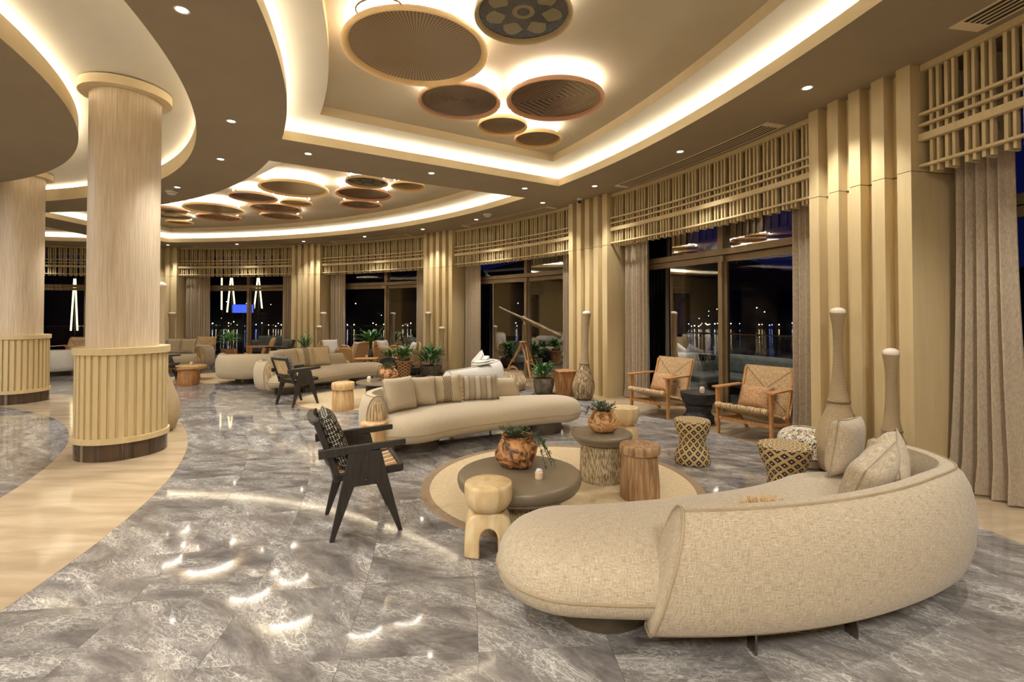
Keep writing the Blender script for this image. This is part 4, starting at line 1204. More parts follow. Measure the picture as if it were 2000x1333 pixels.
# white sofa: two cushions and folded towels
cushion('grey white cushion on the pale sofa seen from behind, left of the pair', sofa_pt(sofa6, -.80, .12, SH+.02), sofa6.rotation_euler[2]+radians(10), radians(14), .38, .36, .14, 'linen_w', .5)
cushion('grey white cushion on the pale sofa seen from behind, right of the pair', sofa_pt(sofa6, -1.02, -.02, SH+.02), sofa6.rotation_euler[2]+radians(40), radians(12), .38, .36, .14, 'linen_w', .6)
t = thing('folded_throw', 'white folded throw lying over the pale sofa back', 'throw', sofa_pt(sofa6, -.22, .44+.15, .655), sofa6.rotation_euler[2])
b = MB(); b.box((0, 0, .025), (.42, .16, .03)); b.box((.02, 0, .06), (.34, .14, .03)); b.obj('fold', MT['white'], t, bevel=.012)
b = MB(); b.box((-.1, 0, .1), (.12, .1, .05), M=Matrix.Rotation(.5, 4, 'Y')); b.obj('upper_fold', MT['white'], t, bevel=.015)
r4 = sofa4.rotation_euler[2]
g = 'cushions on the sofa behind the far black armchair'
for x, y, a, lb, m, w_ in ((-.98, -.05, 36, 'pale beige cushion at the left end of the far right-facing sofa', 'velvet', .45), (-.70, .14, 14, 'second beige cushion from the left on the far right-facing sofa', 'velvet', .45),
                    (-.36, .22, 0, 'cream patterned cushion, third on the far right-facing sofa', 'knit', .45), (-.02, .24, -8, 'speckled brown cushion, fourth on the far right-facing sofa', 'jute', .45)):
    cushion(lb, sofa_pt(sofa4, x, y, SH), r4+radians(a), radians(18), w_, .42, .15, m, group=g)
r5 = sofa5.rotation_euler[2]
for x, lb in ((.62, 'beige cushion, right one of three beside the big column'), (.22, 'beige cushion, middle one of three beside the big column'), (-.2, 'beige cushion, left one of three beside the big column')):
    cushion(lb, sofa_pt(sofa5, x, .18, SH), r5, radians(16), .44, .42, .15, group='cushions on the sofa beside the big column')

# ================================================================== RUGS
def rug(x, y, r, label):
    t = thing('round_rug', label, 'rug', (x, y, 0))
    b = MB(); b.lathe([(.001, .008), (r-.075, .008)], seg=96, capb=False, capt=False); b.obj('field', MT['jute'], t)
    b = MB(); b.lathe([(r-.075, .0), (r-.075, .010), (r-.004, .010), (r, .006), (r, .0)], seg=96, capb=False, capt=False); b.obj('border', MT['rugedge'], t)
rug(.43, 4.37, 1.225, 'round beige rug with brown border under the nearest coffee tables')
rug(-2.65, 8.75, 1.2, 'round beige rug in the second seating group behind the log stool')
rug(-7.0, 11.6, 1.2, 'round beige rug in the far seating group by the big column')

# ================================================================== TABLES
def noise_lump(seed, amp, f1=3, f2=5):
    rnd = random.Random(seed); p = [rnd.uniform(0, 6.28) for _ in range(6)]
    def f(a, z): return amp*(sin(f1*a+p[0]+z*3)*.5+sin(f2*a+p[1]-z*5)*.3+sin((f1+f2)*a+p[2]+z*9)*.2)
    return f
def round_table(name, label, x, y, R, h, th, rb, mat_top='taupe'):
    t = thing(name, label, 'table', (x, y, .009))
    b = MB(); b.lathe([(R*.6, h-th), (R*.93, h-th), (R*.975, h-th*.85), (R, h-th*.45), (R*.992, h-th*.15), (R*.965, h-.002), (R*.94, h)], seg=80); b.obj('tabletop', MT[mat_top], t, smooth=50)
    b = MB(); b.lathe([(R*.84, h-th-.035), (R*.93, h-th-.01), (R*.93, h-th+.005)], seg=64); b.obj('apron', MT[mat_top], t, smooth=50)
    b = MB(); b.lathe([(rb*1.0, 0), (rb*1.02, .02), (rb, h*.3), (rb*.97, h*.6), (rb, h-th-.03)], seg=72, lump=noise_lump(4, .012, 7, 13)); b.obj('bark_drum', MT['bark'], t, smooth=60)
    return t
round_table('coffee_table', 'larger low round taupe table on a bark drum, holding the root pot and candle', .055, 3.60, .455, .335, .095, .30)
round_table('side_table', 'smaller taller round taupe table on a pale bark drum, with a potted plant', .82, 4.46, .275, .42, .05, .20)
t3 = thing('coffee_table', 'dark smoked round table with the orange pot in the second seating group', 'table', (-2.15, 8.35, .009))
b = MB(); b.lathe([(.46, .33), (.50, .34), (.50, .355), (.46, .36)], seg=64); b.obj('tabletop', MT['taupe'], t3, smooth=40)
b = MB(); b.lathe([(.30, 0), (.34, .02), (.34, .33)], seg=40); b.obj('bark_drum', MT['blackt'], t3, smooth=40)
t4 = round_table('coffee_table', 'low oak topped table beside the orange root stool, right of the big column', -7.35, 11.05, .38, .34, .05, .24, 'pine')

# ================================================================== STOOLS
def arched_stool():
    t = thing('carved_stool', 'pale carved stool with bowl seat and arched base, in front of the low table', 'stool', (-.150, 3.125, 0), radians(4))
    b = MB(); b.lathe([(.05, .262), (.095, .262), (.128, .285), (.149, .325), (.154, .37), (.153, .415), (.150, .428), (.143, .433), (.08, .435), (.001, .435)], seg=56, lump=noise_lump(2, .004), capt=False)
    b.obj('seat', MT['palewood'], t, smooth=50)
    # arched body: outer and inner outlines bridged, extruded front to back
    out = [(-.150, 0), (-.151, .05), (-.150, .10), (-.146, .15), (-.140, .200), (-.122, .234), (-.09, .254), (-.045, .264), (0, .266), (.045, .264), (.09, .254), (.122, .234), (.140, .200), (.146, .15), (.150, .10), (.151, .05), (.150, 0)]
    inn = [(-.058, 0), (-.058, .04), (-.058, .08), (-.057, .115), (-.052, .138), (-.043, .155), (-.030, .168), (-.015, .175), (0, .177), (.015, .175), (.030, .168), (.043, .155), (.052, .138), (.057, .115), (.058, .08), (.058, .04), (.058, 0)]
    L = []; D = .132
    def ysc(x, z): return (1-.25*(abs(x)/.15)**3)*(1-max(0, z-.12)*2.2)
    for (pts, y) in ((inn, -1), (out, -1), (out, 1), (inn, 1)):
        L.append([(x, y*D*ysc(x, z), z) for x, z in pts])
    b = MB(); b.loops(L, closed=False, wrap=True)
    n = len(out)
    for k in (0, n-1): b.f.append(tuple(i*n+k for i in range(4)))
    b.obj('arched_base', MT['palewood'], t, bevel=.012, seg=3)
    b = MB(); b.lathe([(.088, .248), (.093, .262), (.088, .274)], seg=40); b.obj('neck_ring', MT['palewood'], t, smooth=50)
arched_stool()
def log_stool(label, x, y, r, h, mat='stump', seed=1, cap=.07, seg=40, z0=0.0, waist=.93):
    t = thing('log_stool', label, 'stool', (x, y, z0))
    b = MB(); b.lathe([(r*1.0, 0), (r*1.03, .02), (r*1.04, h*.25), (r*1.0, h*.5), (r*waist*1.02, h*.7), (r*waist, h-cap-.02), (r*waist*.98, h-cap-.005)], seg=seg, lump=noise_lump(seed, .03)); b.obj('trunk', MT[mat], t, smooth=50)
    b = MB(); b.lathe([(r*waist*.97, h-cap-.004), (r*1.06, h-cap+.004), (r*1.08, h-cap*.5), (r*1.06, h-.008), (r*1.0, h), (.001, h+.001)], seg=seg, lump=noise_lump(seed+1, .02), capt=False); b.obj('top_cap', MT[mat], t, smooth=50)
log_stool('brown cracked log stool on the rug beside the taller table', 1.045, 4.0, .152, .43, 'stump', 5, z0=.01)
log_stool('pale faceted log stool between the far black armchair and the cushioned sofa', -2.665, 7.70, .165, .435, 'pine', 7, .11, 12)
log_stool('pine log stool half hidden behind the nearest black armchair', -1.42, 5.02, .13, .40, 'pine', 9, .03)
log_stool('gnarled orange root stool beside the far oak topped table', -6.92, 10.42, .2, .36, 'redwood', 12, .02, 20)
def lathe_stool(name, label, x, y, prof, mat, parts=None, seg=48, rz=0, smooth=60, cat='stool'):
    t = thing(name, label, cat, (x, y, 0), rz)
    for nm, pf, m in parts:
        b = MB(); b.lathe(pf, seg=seg, capt=pf[-1][0] > .002); b.obj(nm, MT[m], t, smooth=smooth)
    return t
lathe_stool('hourglass_stool', 'pale yellow bowl topped stool behind the small potted table', 1.30, 5.68, None, None,
    [('seat', [(.10, .225), (.15, .26), (.172, .32), (.175, .40), (.168, .425), (.14, .43), (.001, .43)], 'palewood'), ('base', [(.16, 0), (.168, .02), (.168, .14), (.15, .20), (.10, .228)], 'palewood')])
lathe_stool('woven_stool', 'hourglass stool woven in dark diamonds, standing free beside the black drum table', 1.832, 4.965, None, None,
    [('woven_body', [(.165, 0), (.176, .012), (.168, .09), (.140, .17), (.122, .215), (.138, .27), (.165, .34), (.176, .40), (.174, .425)], 'diamond'), ('woven_top', [(.176, .418), (.168, .436), (.09, .44), (.001, .44)], 'diamond')])
lathe_stool('woven_stool', 'wider stool woven in dark diamonds, partly hidden by the foreground sofa', 2.30, 4.12, None, None,
    [('woven_body', [(.13, 0), (.14, .012), (.13, .12), (.15, .2), (.185, .28), (.205, .36), (.208, .395)], 'diamond'), ('woven_top', [(.208, .388), (.20, .405), (.1, .41), (.001, .41)], 'diamond')])
# white tangled twig pouf
t = thing('twig_pouf', 'white pouf of tangled twigs on a round woven foot', 'pouf', (2.93, 4.90, 0))
b = MB(); b.lathe([(.17, 0), (.20, .02), (.20, .09), (.16, .10)], seg=40); b.obj('foot', MT['wick'], t, smooth=50)
b = MB(); b.lathe([(.16, .10), (.21, .14), (.222, .22), (.21, .30), (.175, .338), (.10, .350), (.001, .352)], seg=40, capt=False); b.obj('core', MT['twigcore'], t, smooth=60)
b = MB(); rnd = random.Random(8)
for k in range(620):
    a = rnd.uniform(0, 2*pi); z = rnd.uniform(.12, .35); da = rnd.uniform(-.6, .6); dz = rnd.uniform(-.1, .1); pts = []
    for q in range(6):
        aa_ = a+da*q/5; zz = min(.365, max(.11, z+dz*q/5+.01*sin(q*2+k)))
        rr = .236*sqrt(max(0.0, 1-(max(0, zz-.22)/.155)**2.6)) if zz > .22 else .236-.3*(.22-zz)**1.4
        pts.append((rr*cos(aa_), rr*sin(aa_), zz))
    b.tube(pts, .0045, 4, cap=False)
for k in range(420):
    a = rnd.uniform(0, 2*pi); r0 = rnd.uniform(0, .19); aa_ = rnd.uniform(0, 2*pi); L = rnd.uniform(.05, .13)
    b.tube([(r0*cos(a)+L*s_*cos(aa_+.6*s_), r0*sin(a)+L*s_*sin(aa_+.6*s_), .360-.10*min(1.3, hypot(r0*cos(a)+L*s_*cos(aa_+.6*s_), r0*sin(a)+L*s_*sin(aa_+.6*s_))/.19)**3) for s_ in (-.5, 0, .5)], .0045, 4, cap=False)
o = b.obj('twigs', MT['twig'], t); o['kind'] = 'stuff'
# charred drum table
lathe_stool('drum_table', 'black charred hourglass drum table between the two rush armchairs', 2.60, 6.80, None, None,
    [('foot', [(.19, 0), (.205, .015), (.205, .10), (.185, .12)], 'blackt'), ('waist', [(.185, .12), (.165, .14), (.165, .19), (.18, .21), (.178, .25)], 'blackt'),
     ('bowl', [(.16, .25), (.20, .275), (.232, .34), (.245, .405), (.243, .42), (.001, .422)], 'blackt')], cat='table')
# tapered wooden pedestal
t = thing('pedestal', 'reddish wooden tapered pedestal between the leafy plant and the tall vase', 'pedestal', (.985, 9.05, 0), .3)
b = MB()
for (w0, z0_, w1, z1_) in ((.13, 0, .17, .44), (.185, .44, .185, .475)):
    b.add([(-w0, -w0, z0_), (w0, -w0, z0_), (w0, w0, z0_), (-w0, w0, z0_), (-w1, -w1, z1_), (w1, -w1, z1_), (w1, w1, z1_), (-w1, w1, z1_)], [(3, 2, 1, 0), (4, 5, 6, 7), (0, 1, 5, 4), (1, 2, 6, 5), (2, 3, 7, 6), (3, 0, 4, 7)])
b.obj('body', MT['redwood'], t, bevel=.01)

# ================================================================== WOVEN BOTTLE VASES
def bottle(label, x, y, H, rbody, hb, rneck, mat='wick', lean=(0, 0), group='tall woven bottle vases', headr=None):
    t = thing('bottle_vase', label, 'vase', (x, y, 0), 0, group, rx=lean[0], ry=lean[1])
    hr = headr or rneck*1.65
    body = [(rbody*.55, 0), (rbody*.80, .03), (rbody*.96, hb*.22), (rbody, hb*.36), (rbody*.93, hb*.52), (rbody*.72, hb*.72), (rbody*.50, hb*.90), (rbody*.42, hb)]
    b = MB(); b.lathe(body, seg=40); b.obj('woven_body', MT[mat], t, smooth=60)
    b = MB(); b.lathe([(rbody*.42, hb), (rbody*.46, hb+.006), (rbody*.46, hb+.018), (rbody*.40, hb+.024)], seg=40); b.obj('collar', MT['wick'], t, smooth=60)
    ht = H-.055
    neck = [(rbody*.42, hb+.02)]+[(rneck+(rbody*.40-rneck)*(1-k/9)**3.0+(hr-rneck)*(k/9)**6, hb+.02+(ht-hb-.02)*k/9) for k in range(1, 10)]
    b = MB(); b.lathe(neck, seg=32); b.obj('woven_neck', MT['wick'], t, smooth=60)
    b = MB(); b.lathe([(hr*1.0, ht), (hr*1.04, ht+.012), (hr*.9, ht+.036), (hr*.5, ht+.052), (.001, ht+.056)], seg=28, capt=False); b.obj('stopper', MT['knob'], t, smooth=60)
    return t
bottle('taller pale wicker bottle vase with ivory stopper, before the nearest fluted pier', 3.12, 4.66, 1.57, .215, .66, .035, headr=.068)
bottle('shorter wicker bottle vase with ivory stopper, right of the taller one at the nearest pier', 3.235, 4.16, 1.215, .17, .50, .037, headr=.062)
bottle('tall twig-wrapped bottle vase leaning slightly right, before the pier with the dome camera', 1.26, 8.66, 1.57, .20, .62, .05, 'wickbig', lean=(0, .045), headr=.075)
bottle('big woven bottle vase half hidden behind the nearest round column', -4.58, 6.30, 1.93, .25, .78, .06, headr=.085)
bottle('taller slim bottle vase at the pier left of the telescope window', -2.20, 12.75, 1.58, .20, .6, .05, headr=.085)
bottle('shorter slim bottle vase at the pier left of the telescope window', -1.78, 12.35, 1.20, .18, .5, .05, headr=.08)
bottle('taller bottle vase before the curtain left of the rattan armchairs', -5.50, 14.2, 1.58, .20, .6, .055, headr=.095)
bottle('shorter bottle vase before the curtain left of the rattan armchairs', -5.45, 13.75, 1.20, .18, .5, .05, headr=.085)
bottle('bottle vase before the wide grey curtain beside the big column', -10.2, 14.6, 1.58, .22, .6, .07, headr=.11)

# ================================================================== BLACK SLATTED ARMCHAIRS (A-shaped legs)
def black_chair(name, label, loc, rz, group='black armchairs with A-shaped legs', cushion_lbl=None):
    """local: x = forward, y = to its left; seat height .43"""
    t = thing(name, label, 'chair', loc, rz, group)
    Wd = .245
    for s in (1, -1):
        y = s*Wd
        # A shaped side: rear and front legs meeting under the arm
        for (xf, top0, top1) in ((-.215, -.11, .01), (.235, -.02, .10)):
            b = MB(); w = .030
            ft = .028
            b.add([(xf-ft/2, y-w/2, 0), (xf+ft/2, y-w/2, 0), (top1, y-w/2, .575), (top0, y-w/2, .575),
                   (xf-ft/2, y+w/2, 0), (xf+ft/2, y+w/2, 0), (top1, y+w/2, .575), (top0, y+w/2, .575)],
                  [(0, 1, 2, 3), (7, 6, 5, 4), (0, 4, 5, 1), (1, 5, 6, 2), (2, 6, 7, 3), (3, 7, 4, 0)])
            b.obj('leg', MT['black'], t, bevel=.004)
        b = MB(); w = .028; b.add([(-.128, y-w/2, .345), (.118, y-w/2, .345), (.10, y-w/2, .575), (-.11, y-w/2, .575), (-.128, y+w/2, .345), (.118, y+w/2, .345), (.10, y+w/2, .575), (-.11, y+w/2, .575)], [(0, 1, 2, 3), (7, 6, 5, 4), (0, 4, 5, 1), (1, 5, 6, 2), (2, 6, 7, 3), (3, 7, 4, 0)]); b.obj('side_web', MT['black'], t, bevel=.003)
        b = MB(); b.tube([(-.0, y-.018, .385), (-.0, y+.018, .385)], .006, 8); b.obj('screw', MT['chrome'], t)
        b = MB(); b.bar((-.30, y, .582), (.27, y, .612), .034, .062, (0, 0, 1), .030, .036); b.obj('armrest', MT['black'], t, bevel=.005)
        b = MB(); b.bar((-.20, y-s*.032, .405), (.25, y-s*.032, .425), .030, .050); b.obj('side_rail', MT['black'], t, bevel=.004)
        b = MB(); b.bar((-.17, y-s*.032, .39), (-.315, y-s*.032, .80), .030, .040, (1, 0, 0)); b.obj('back_post', MT['black'], t, bevel=.004)
    b = MB(); b.bar((.245, -Wd+.03, .425), (.245, Wd-.03, .425), .034, .05); b.obj('seat_rail', MT['black'], t, bevel=.004)
    b = MB(); b.bar((-.19, -Wd+.03, .41), (-.19, Wd-.03, .41), .034, .05); b.obj('seat_rail', MT['black'], t, bevel=.004)
    for z, x in ((.79, -.310), (.50, -.21)):
        b = MB()
        pts = [(x-.03*(1-(k/6-1)**2)*1.0, -Wd+.03+(2*Wd-.06)*k/12, z) for k in range(13)]
        for p, q in zip(pts, pts[1:]): b.bar(p, q, .045 if z > .6 else .035, .03, (-.3, 0, 1))
        b.obj('back_rail', MT['black'], t)
    # woven back panel
    b = MB(); L = []
    for j in range(7):
        z = .51+.26*j/6; x0 = -.212-.094*j/6
        L.append([(x0-.026*(1-(k/6-1)**2), -Wd+.045+(2*Wd-.09)*k/12, z) for k in range(13)])
    b.loops(L, closed=False); o = b.obj('cane_back', MT['palewood'], t, smooth=60)
    m = o.modifiers.new('solid', 'SOLIDIFY'); m.thickness = .008
    for k in range(9):
        y = -.185+.37*k/8
        b = MB(); pts = [(-.17+.40*q/6, y, .437-.022*sin(pi*q/6)) for q in range(7)]
        for p, q in zip(pts, pts[1:]): b.bar(p, q, .032, .010)
        b.obj('seat_slat', MT['oak'] if k % 2 else MT['wax'], t)
    if cushion_lbl:
        c = thing('cushion', cushion_lbl, 'cushion', (0, 0, 0), 0, 'black and cream flower patterned cushions')
        M = Matrix.Translation(loc) @ Matrix.Rotation(rz, 4, 'Z') @ Matrix.Translation((-.115, 0, .445)) @ Matrix.Rotation(radians(-21), 4, 'Y') @ Matrix.Rotation(radians(90), 4, 'Z')
        c.matrix_world = M
        inst(cushion_mesh(.42, .42, .13, MT['floral']), 'cover', c, (0, 0, .20))
    return t
black_chair('slatted_armchair', 'nearest black armchair with A-shaped legs, standing alone on the grey marble', (-1.095, 3.545, 0), radians(24.3), cushion_lbl='black and cream flower patterned cushion in the nearest black armchair')
black_chair('slatted_armchair', 'second black armchair with A-shaped legs, beside the faceted log stool', (-3.605, 8.17, 0), radians(54.5), cushion_lbl='black and cream flower patterned cushion in the second black armchair')
black_chair('slatted_armchair', 'black armchair mostly hidden behind the nearest round column', (-7.52, 10.45, 0), radians(12))
black_chair('slatted_armchair', 'black armchair with blue striped back far behind, before the pier with the spiky plant', (-6.35, 13.3, 0), radians(235), cushion_lbl='black and cream cushion in the far black armchair by the pier')

# ================================================================== RUSH ARMCHAIRS
def quad_uv(b, pts, n=8, thick=.03):
    pass
def rush_panel(A, B, C, D, thick, name, t, sag=0.0, n=10):
    """padded woven panel A(bl) B(br) C(tr) D(tl)"""
    A, B, C, D = map(Vector, (A, B, C, D)); nrm = (B-A).cross(D-A).normalized()
    b = MB(); vs = []; fs = []; uvs = []
    for side in (1, -1):
        o = len(vs)
        for j in range(n+1):
            for i in range(n+1):
                u, v = i/n, j/n
                p = A*(1-u)*(1-v)+B*u*(1-v)+C*u*v+D*(1-u)*v
                e = (max(0, 1-(2*u-1)**8)*max(0, 1-(2*v-1)**8))**.5
                p = p+nrm*(side*thick/2*e) - nrm*sag*(1-(2*v-1)**2)
                vs.append(p)
        for j in range(n):
            for i in range(n):
                a = o+j*(n+1)+i; q = (a, a+1, a+n+2, a+n+1)
                fs.append(q if side == 1 else q[::-1])
                uv = [(i/n, j/n), ((i+1)/n, j/n), ((i+1)/n, (j+1)/n), (i/n, (j+1)/n)]; uvs.append(uv if side == 1 else uv[::-1])
    b.add(vs, fs, uvs); me = b.mesh(name, MT['rush'], 75)
    bm = bmesh.new(); bm.from_mesh(me); bmesh.ops.remove_doubles(bm, verts=bm.verts, dist=1e-5); bm.to_mesh(me); bm.free()
    return inst(me, name, t)
def rush_chair(label, loc, rz, cl=None, group='oak armchairs with woven rush seats'):
    """local x forward, y to its left"""
    t = thing('rush_armchair', label, 'chair', loc, rz, group); Wd = .335
    for s in (1, -1):
        y = s*Wd
        b = MB(); b.add([(.30-.028, y-.016, 0), (.30+.012, y-.016, 0), (.30+.03, y-.016, .575), (.30-.045, y-.016, .575), (.30-.028, y+.016, 0), (.30+.012, y+.016, 0), (.30+.03, y+.016, .575), (.30-.045, y+.016, .575)],
              [(0, 1, 2, 3), (7, 6, 5, 4), (0, 4, 5, 1), (1, 5, 6, 2), (2, 6, 7, 3), (3, 7, 4, 0)]); b.obj('leg', MT['oak'], t, bevel=.005)
        b = MB(); b.bar((-.05, y-s*.02, .26), (-.36, y-s*.02, 0.0), .03, .045, (0, 0, 1), .028, .032); b.obj('leg', MT['oak'], t, bevel=.004)
        b = MB(); b.add([(-.23, y-.03, .578), (.34, y-.055, .578), (.36, y, .578), (.34, y+.055, .578), (-.23, y+.03, .578), (-.23, y-.03, .600), (.34, y-.055, .600), (.36, y, .600), (.34, y+.055, .600), (-.23, y+.03, .600)],
              [(4, 3, 2, 1, 0), (5, 6, 7, 8, 9), (0, 1, 6, 5), (1, 2, 7, 6), (2, 3, 8, 7), (3, 4, 9, 8), (4, 0, 5, 9)]); b.obj('armrest', MT['oak'], t, bevel=.004)
        b = MB(); b.bar((.29, y-s*.01, .21), (-.24, y-s*.01, .15), .022, .035); b.obj('stretcher', MT['oak'], t, bevel=.003)
        b = MB(); b.bar((-.14, y-s*.03, .22), (-.33, y-s*.03, .80), .03, .04, (1, 0, 0)); b.obj('back_post', MT['oak'], t, bevel=.004)
    b = MB(); b.bar((.29, -Wd, .20), (.29, Wd, .20), .025, .04); b.obj('front_rail', MT['oak'], t, bevel=.003)
    rush_panel((.36, -.31, .365), (.36, .31, .365), (-.20, .29, .23), (-.20, -.29, .23), .06, 'rush_seat', t, sag=.02)
    b = MB(); b.tube([(.355, -.32+.64*k/14, .372+.006*sin(k*2.1)) for k in range(15)], .036, 10); b.obj('rolled_front', MT['rushroll'], t, smooth=60)
    rush_panel((-.15, -.34, .26), (-.15, .34, .26), (-.36, .33, .835), (-.36, -.33, .835), .055, 'rush_back', t)
    if cl:
        c = thing('cushion', cl, 'cushion', (0, 0, 0), 0, 'brown cushions on the rush armchairs')
        c.matrix_world = Matrix.Translation(loc) @ Matrix.Rotation(rz, 4, 'Z') @ Matrix.Translation((-.06, -.08, .315)) @ Matrix.Rotation(radians(-24), 4, 'Y') @ Matrix.Rotation(radians(90), 4, 'Z')
        inst(cushion_mesh(.40, .30, .13, MT['rust']), 'cover', c, (0, 0, .15))
        b = MB(); rnd = random.Random(4)
        for k in range(180): z = rnd.uniform(0, .28); b.bar((.19, 0, z), (.19+rnd.uniform(.02, .07), rnd.uniform(-.04, .04), z+rnd.uniform(-.03, .03)), .004, .003)
        o = b.obj('tuft', MT['stump'], c); o['kind'] = 'stuff'
    return t
fdir = atan2(-.57, -.81)
def rc_loc(fl, fr):
    mx_, my_ = (fl[0]+fr[0])/2, (fl[1]+fr[1])/2
    return (mx_-.30*cos(fdir), my_-.30*sin(fdir), 0)
rush_chair('oak armchair with woven rush seat, left one before the big window', rc_loc((1.84, 7.53), (2.23, 6.98)), fdir, 'small brown tufted cushion in the left rush armchair')
rush_chair('oak armchair with woven rush seat, right one nearer the camera', rc_loc((2.61, 6.20), (3.00, 5.65)), fdir, 'small brown tufted cushion in the right rush armchair')
rush_chair('far oak lounge chair with woven back beside the black armchair, behind the beige sofas', (-7.2, 13.95, 0), radians(215), 'brown cushion in the far oak lounge chair', group=None)
rush_chair('far pale lounge chair whose slatted back tops the sofa beside the big column', (-9.35, 14.5, 0), radians(262), group=None)

rush_chair('far brown lounge chair seen between the two round columns', (-12.95, 14.2, 0), radians(262), group=None)
# ================================================================== RATTAN ARMCHAIRS
def rattan_chair(label, loc, rz, cl, cm='white'):
    t = thing('rattan_armchair', label, 'chair', loc, rz, 'honey rattan armchairs')
    for s in (1, -1):
        y = s*.31
        b = MB(); b.tube([(.26, y, 0), (.28, y, .40), (.27, y, .56), (.20, y, .62), (-.10, y, .64), (-.24, y, .60), (-.30, y, .30), (-.26, y, 0)], .017, 8); b.obj('side_hoop', MT['rattan'], t, smooth=60)
        b = MB(); b.tube([(.27, y, .30), (-.28, y, .28)], .013, 8); b.tube([(.25, y, .30), (.13, y, .24), (.05, y, .14), (.03, y*.9, .02)], .009, 6); b.obj('side_rail', MT['rattan'], t, smooth=60)
        b = MB(); L = [[(.24-.50*i/8, y+s*.002, .32+.27*j/3-(.02 if 0 else 0)) for i in range(9)] for j in range(4)]; b.loops(L, closed=False)
        b.uv = {q: [(q % 8/8, q//8/3), ((q % 8+1)/8, q//8/3), ((q % 8+1)/8, (q//8+1)/3), (q % 8/8, (q//8+1)/3)] for q in range(24)}
        b.obj('side_weave', MT['rattanweave'], t)
    b = MB(); b.tube([(-.27, -.31, .30), (-.33, -.30, .62), (-.36, -.24, .76), (-.37, 0, .79), (-.36, .24, .76), (-.33, .30, .62), (-.27, .31, .30)], .018, 8); b.obj('back_hoop', MT['rattan'], t, smooth=60)
    b = MB(); n = 10; L = [[(-.28-.08*j/6, -.29+.58*i/n, .32+.44*j/6) for i in range(n+1)] for j in range(7)]; b.loops(L, closed=False)
    b.uv = {q: [(q % n/n, q//n/6), ((q % n+1)/n, q//n/6), ((q % n+1)/n, (q//n+1)/6), (q % n/n, (q//n+1)/6)] for q in range(60)}
    b.obj('back_weave', MT['rattanweave'], t)
    for xz in ((.27, .30), (-.28, .28)):
        b = MB(); b.tube([(xz[0], -.31, xz[1]), (xz[0], .31, xz[1])], .014, 8); b.obj('cross_rail', MT['rattan'], t, smooth=60)
    b = MB(); b.box((0, 0, .355), (.54, .56, .09)); b.obj('seat_pad', MT['linen_w'], t, bevel=.03, seg=3)
    if cl:
        c = thing('cushion', cl, 'cushion', (0, 0, 0), 0, 'cushions in the rattan armchairs')
        c.matrix_world = Matrix.Translation(loc) @ Matrix.Rotation(rz, 4, 'Z') @ Matrix.Translation((-.13, 0, .40)) @ Matrix.Rotation(radians(-18), 4, 'Y') @ Matrix.Rotation(radians(90), 4, 'Z')
        inst(cushion_mesh(.48, .42, .14, MT[cm]), 'cover', c, (0, 0, .21))
    return t
rattan_chair('rattan armchair farthest left of the group, turned to the right', (-4.92, 13.5, 0), radians(-40), 'white cushion in the leftmost rattan armchair')
rattan_chair('rattan armchair second from the left, seen from its side', (-4.25, 12.85, 0), radians(165), 'speckled grey cushion in the second rattan armchair', 'linen_w')
rattan_chair('rattan armchair with a square woven side, third from the left', (-3.34, 13.3, 0), radians(-20), 'pale cushion in the third rattan armchair', 'linen_w')
rattan_chair('rattan armchair farthest right, next to the slim vases', (-2.74, 12.45, 0), radians(200), 'fluffy white cushion in the rightmost rattan armchair')
# cane basket-work table between them
t = thing('cane_table', 'low rattan table with scrollwork sides between the rattan armchairs', 'table', (-3.66, 12.25, 0), .1)
b = MB(); b.box((0, 0, .40), (.56, .40, .025)); b.obj('tabletop', MT['rattan'], t, bevel=.01)
for k in range(8):
    x = -.24+.48*(k % 4)/3; y = -.19 if k < 4 else .19
    b = MB(); b.tube([(x+.055*cos(a), y, .2+.16*sin(a)) for a in [2*pi*q/14 for q in range(14)]], .008, 6, closed=True); b.obj('hoop', MT['rattan'], t, smooth=60)
for (x, y) in ((-.26, -.18), (.26, -.18), (.26, .18), (-.26, .18)):
    b = MB(); b.tube([(x, y, 0), (x, y, .39)], .014, 8); b.obj('leg', MT['rattan'], t, smooth=60)
t = thing('tea_light', 'small white candle on the rattan table', 'candle', (-3.66, 12.25, .413))
b = MB(); b.lathe([(.03, 0), (.035, .03), (.028, .07), (.01, .075)], seg=16); b.obj('wax', MT['wax'], t, smooth=50)

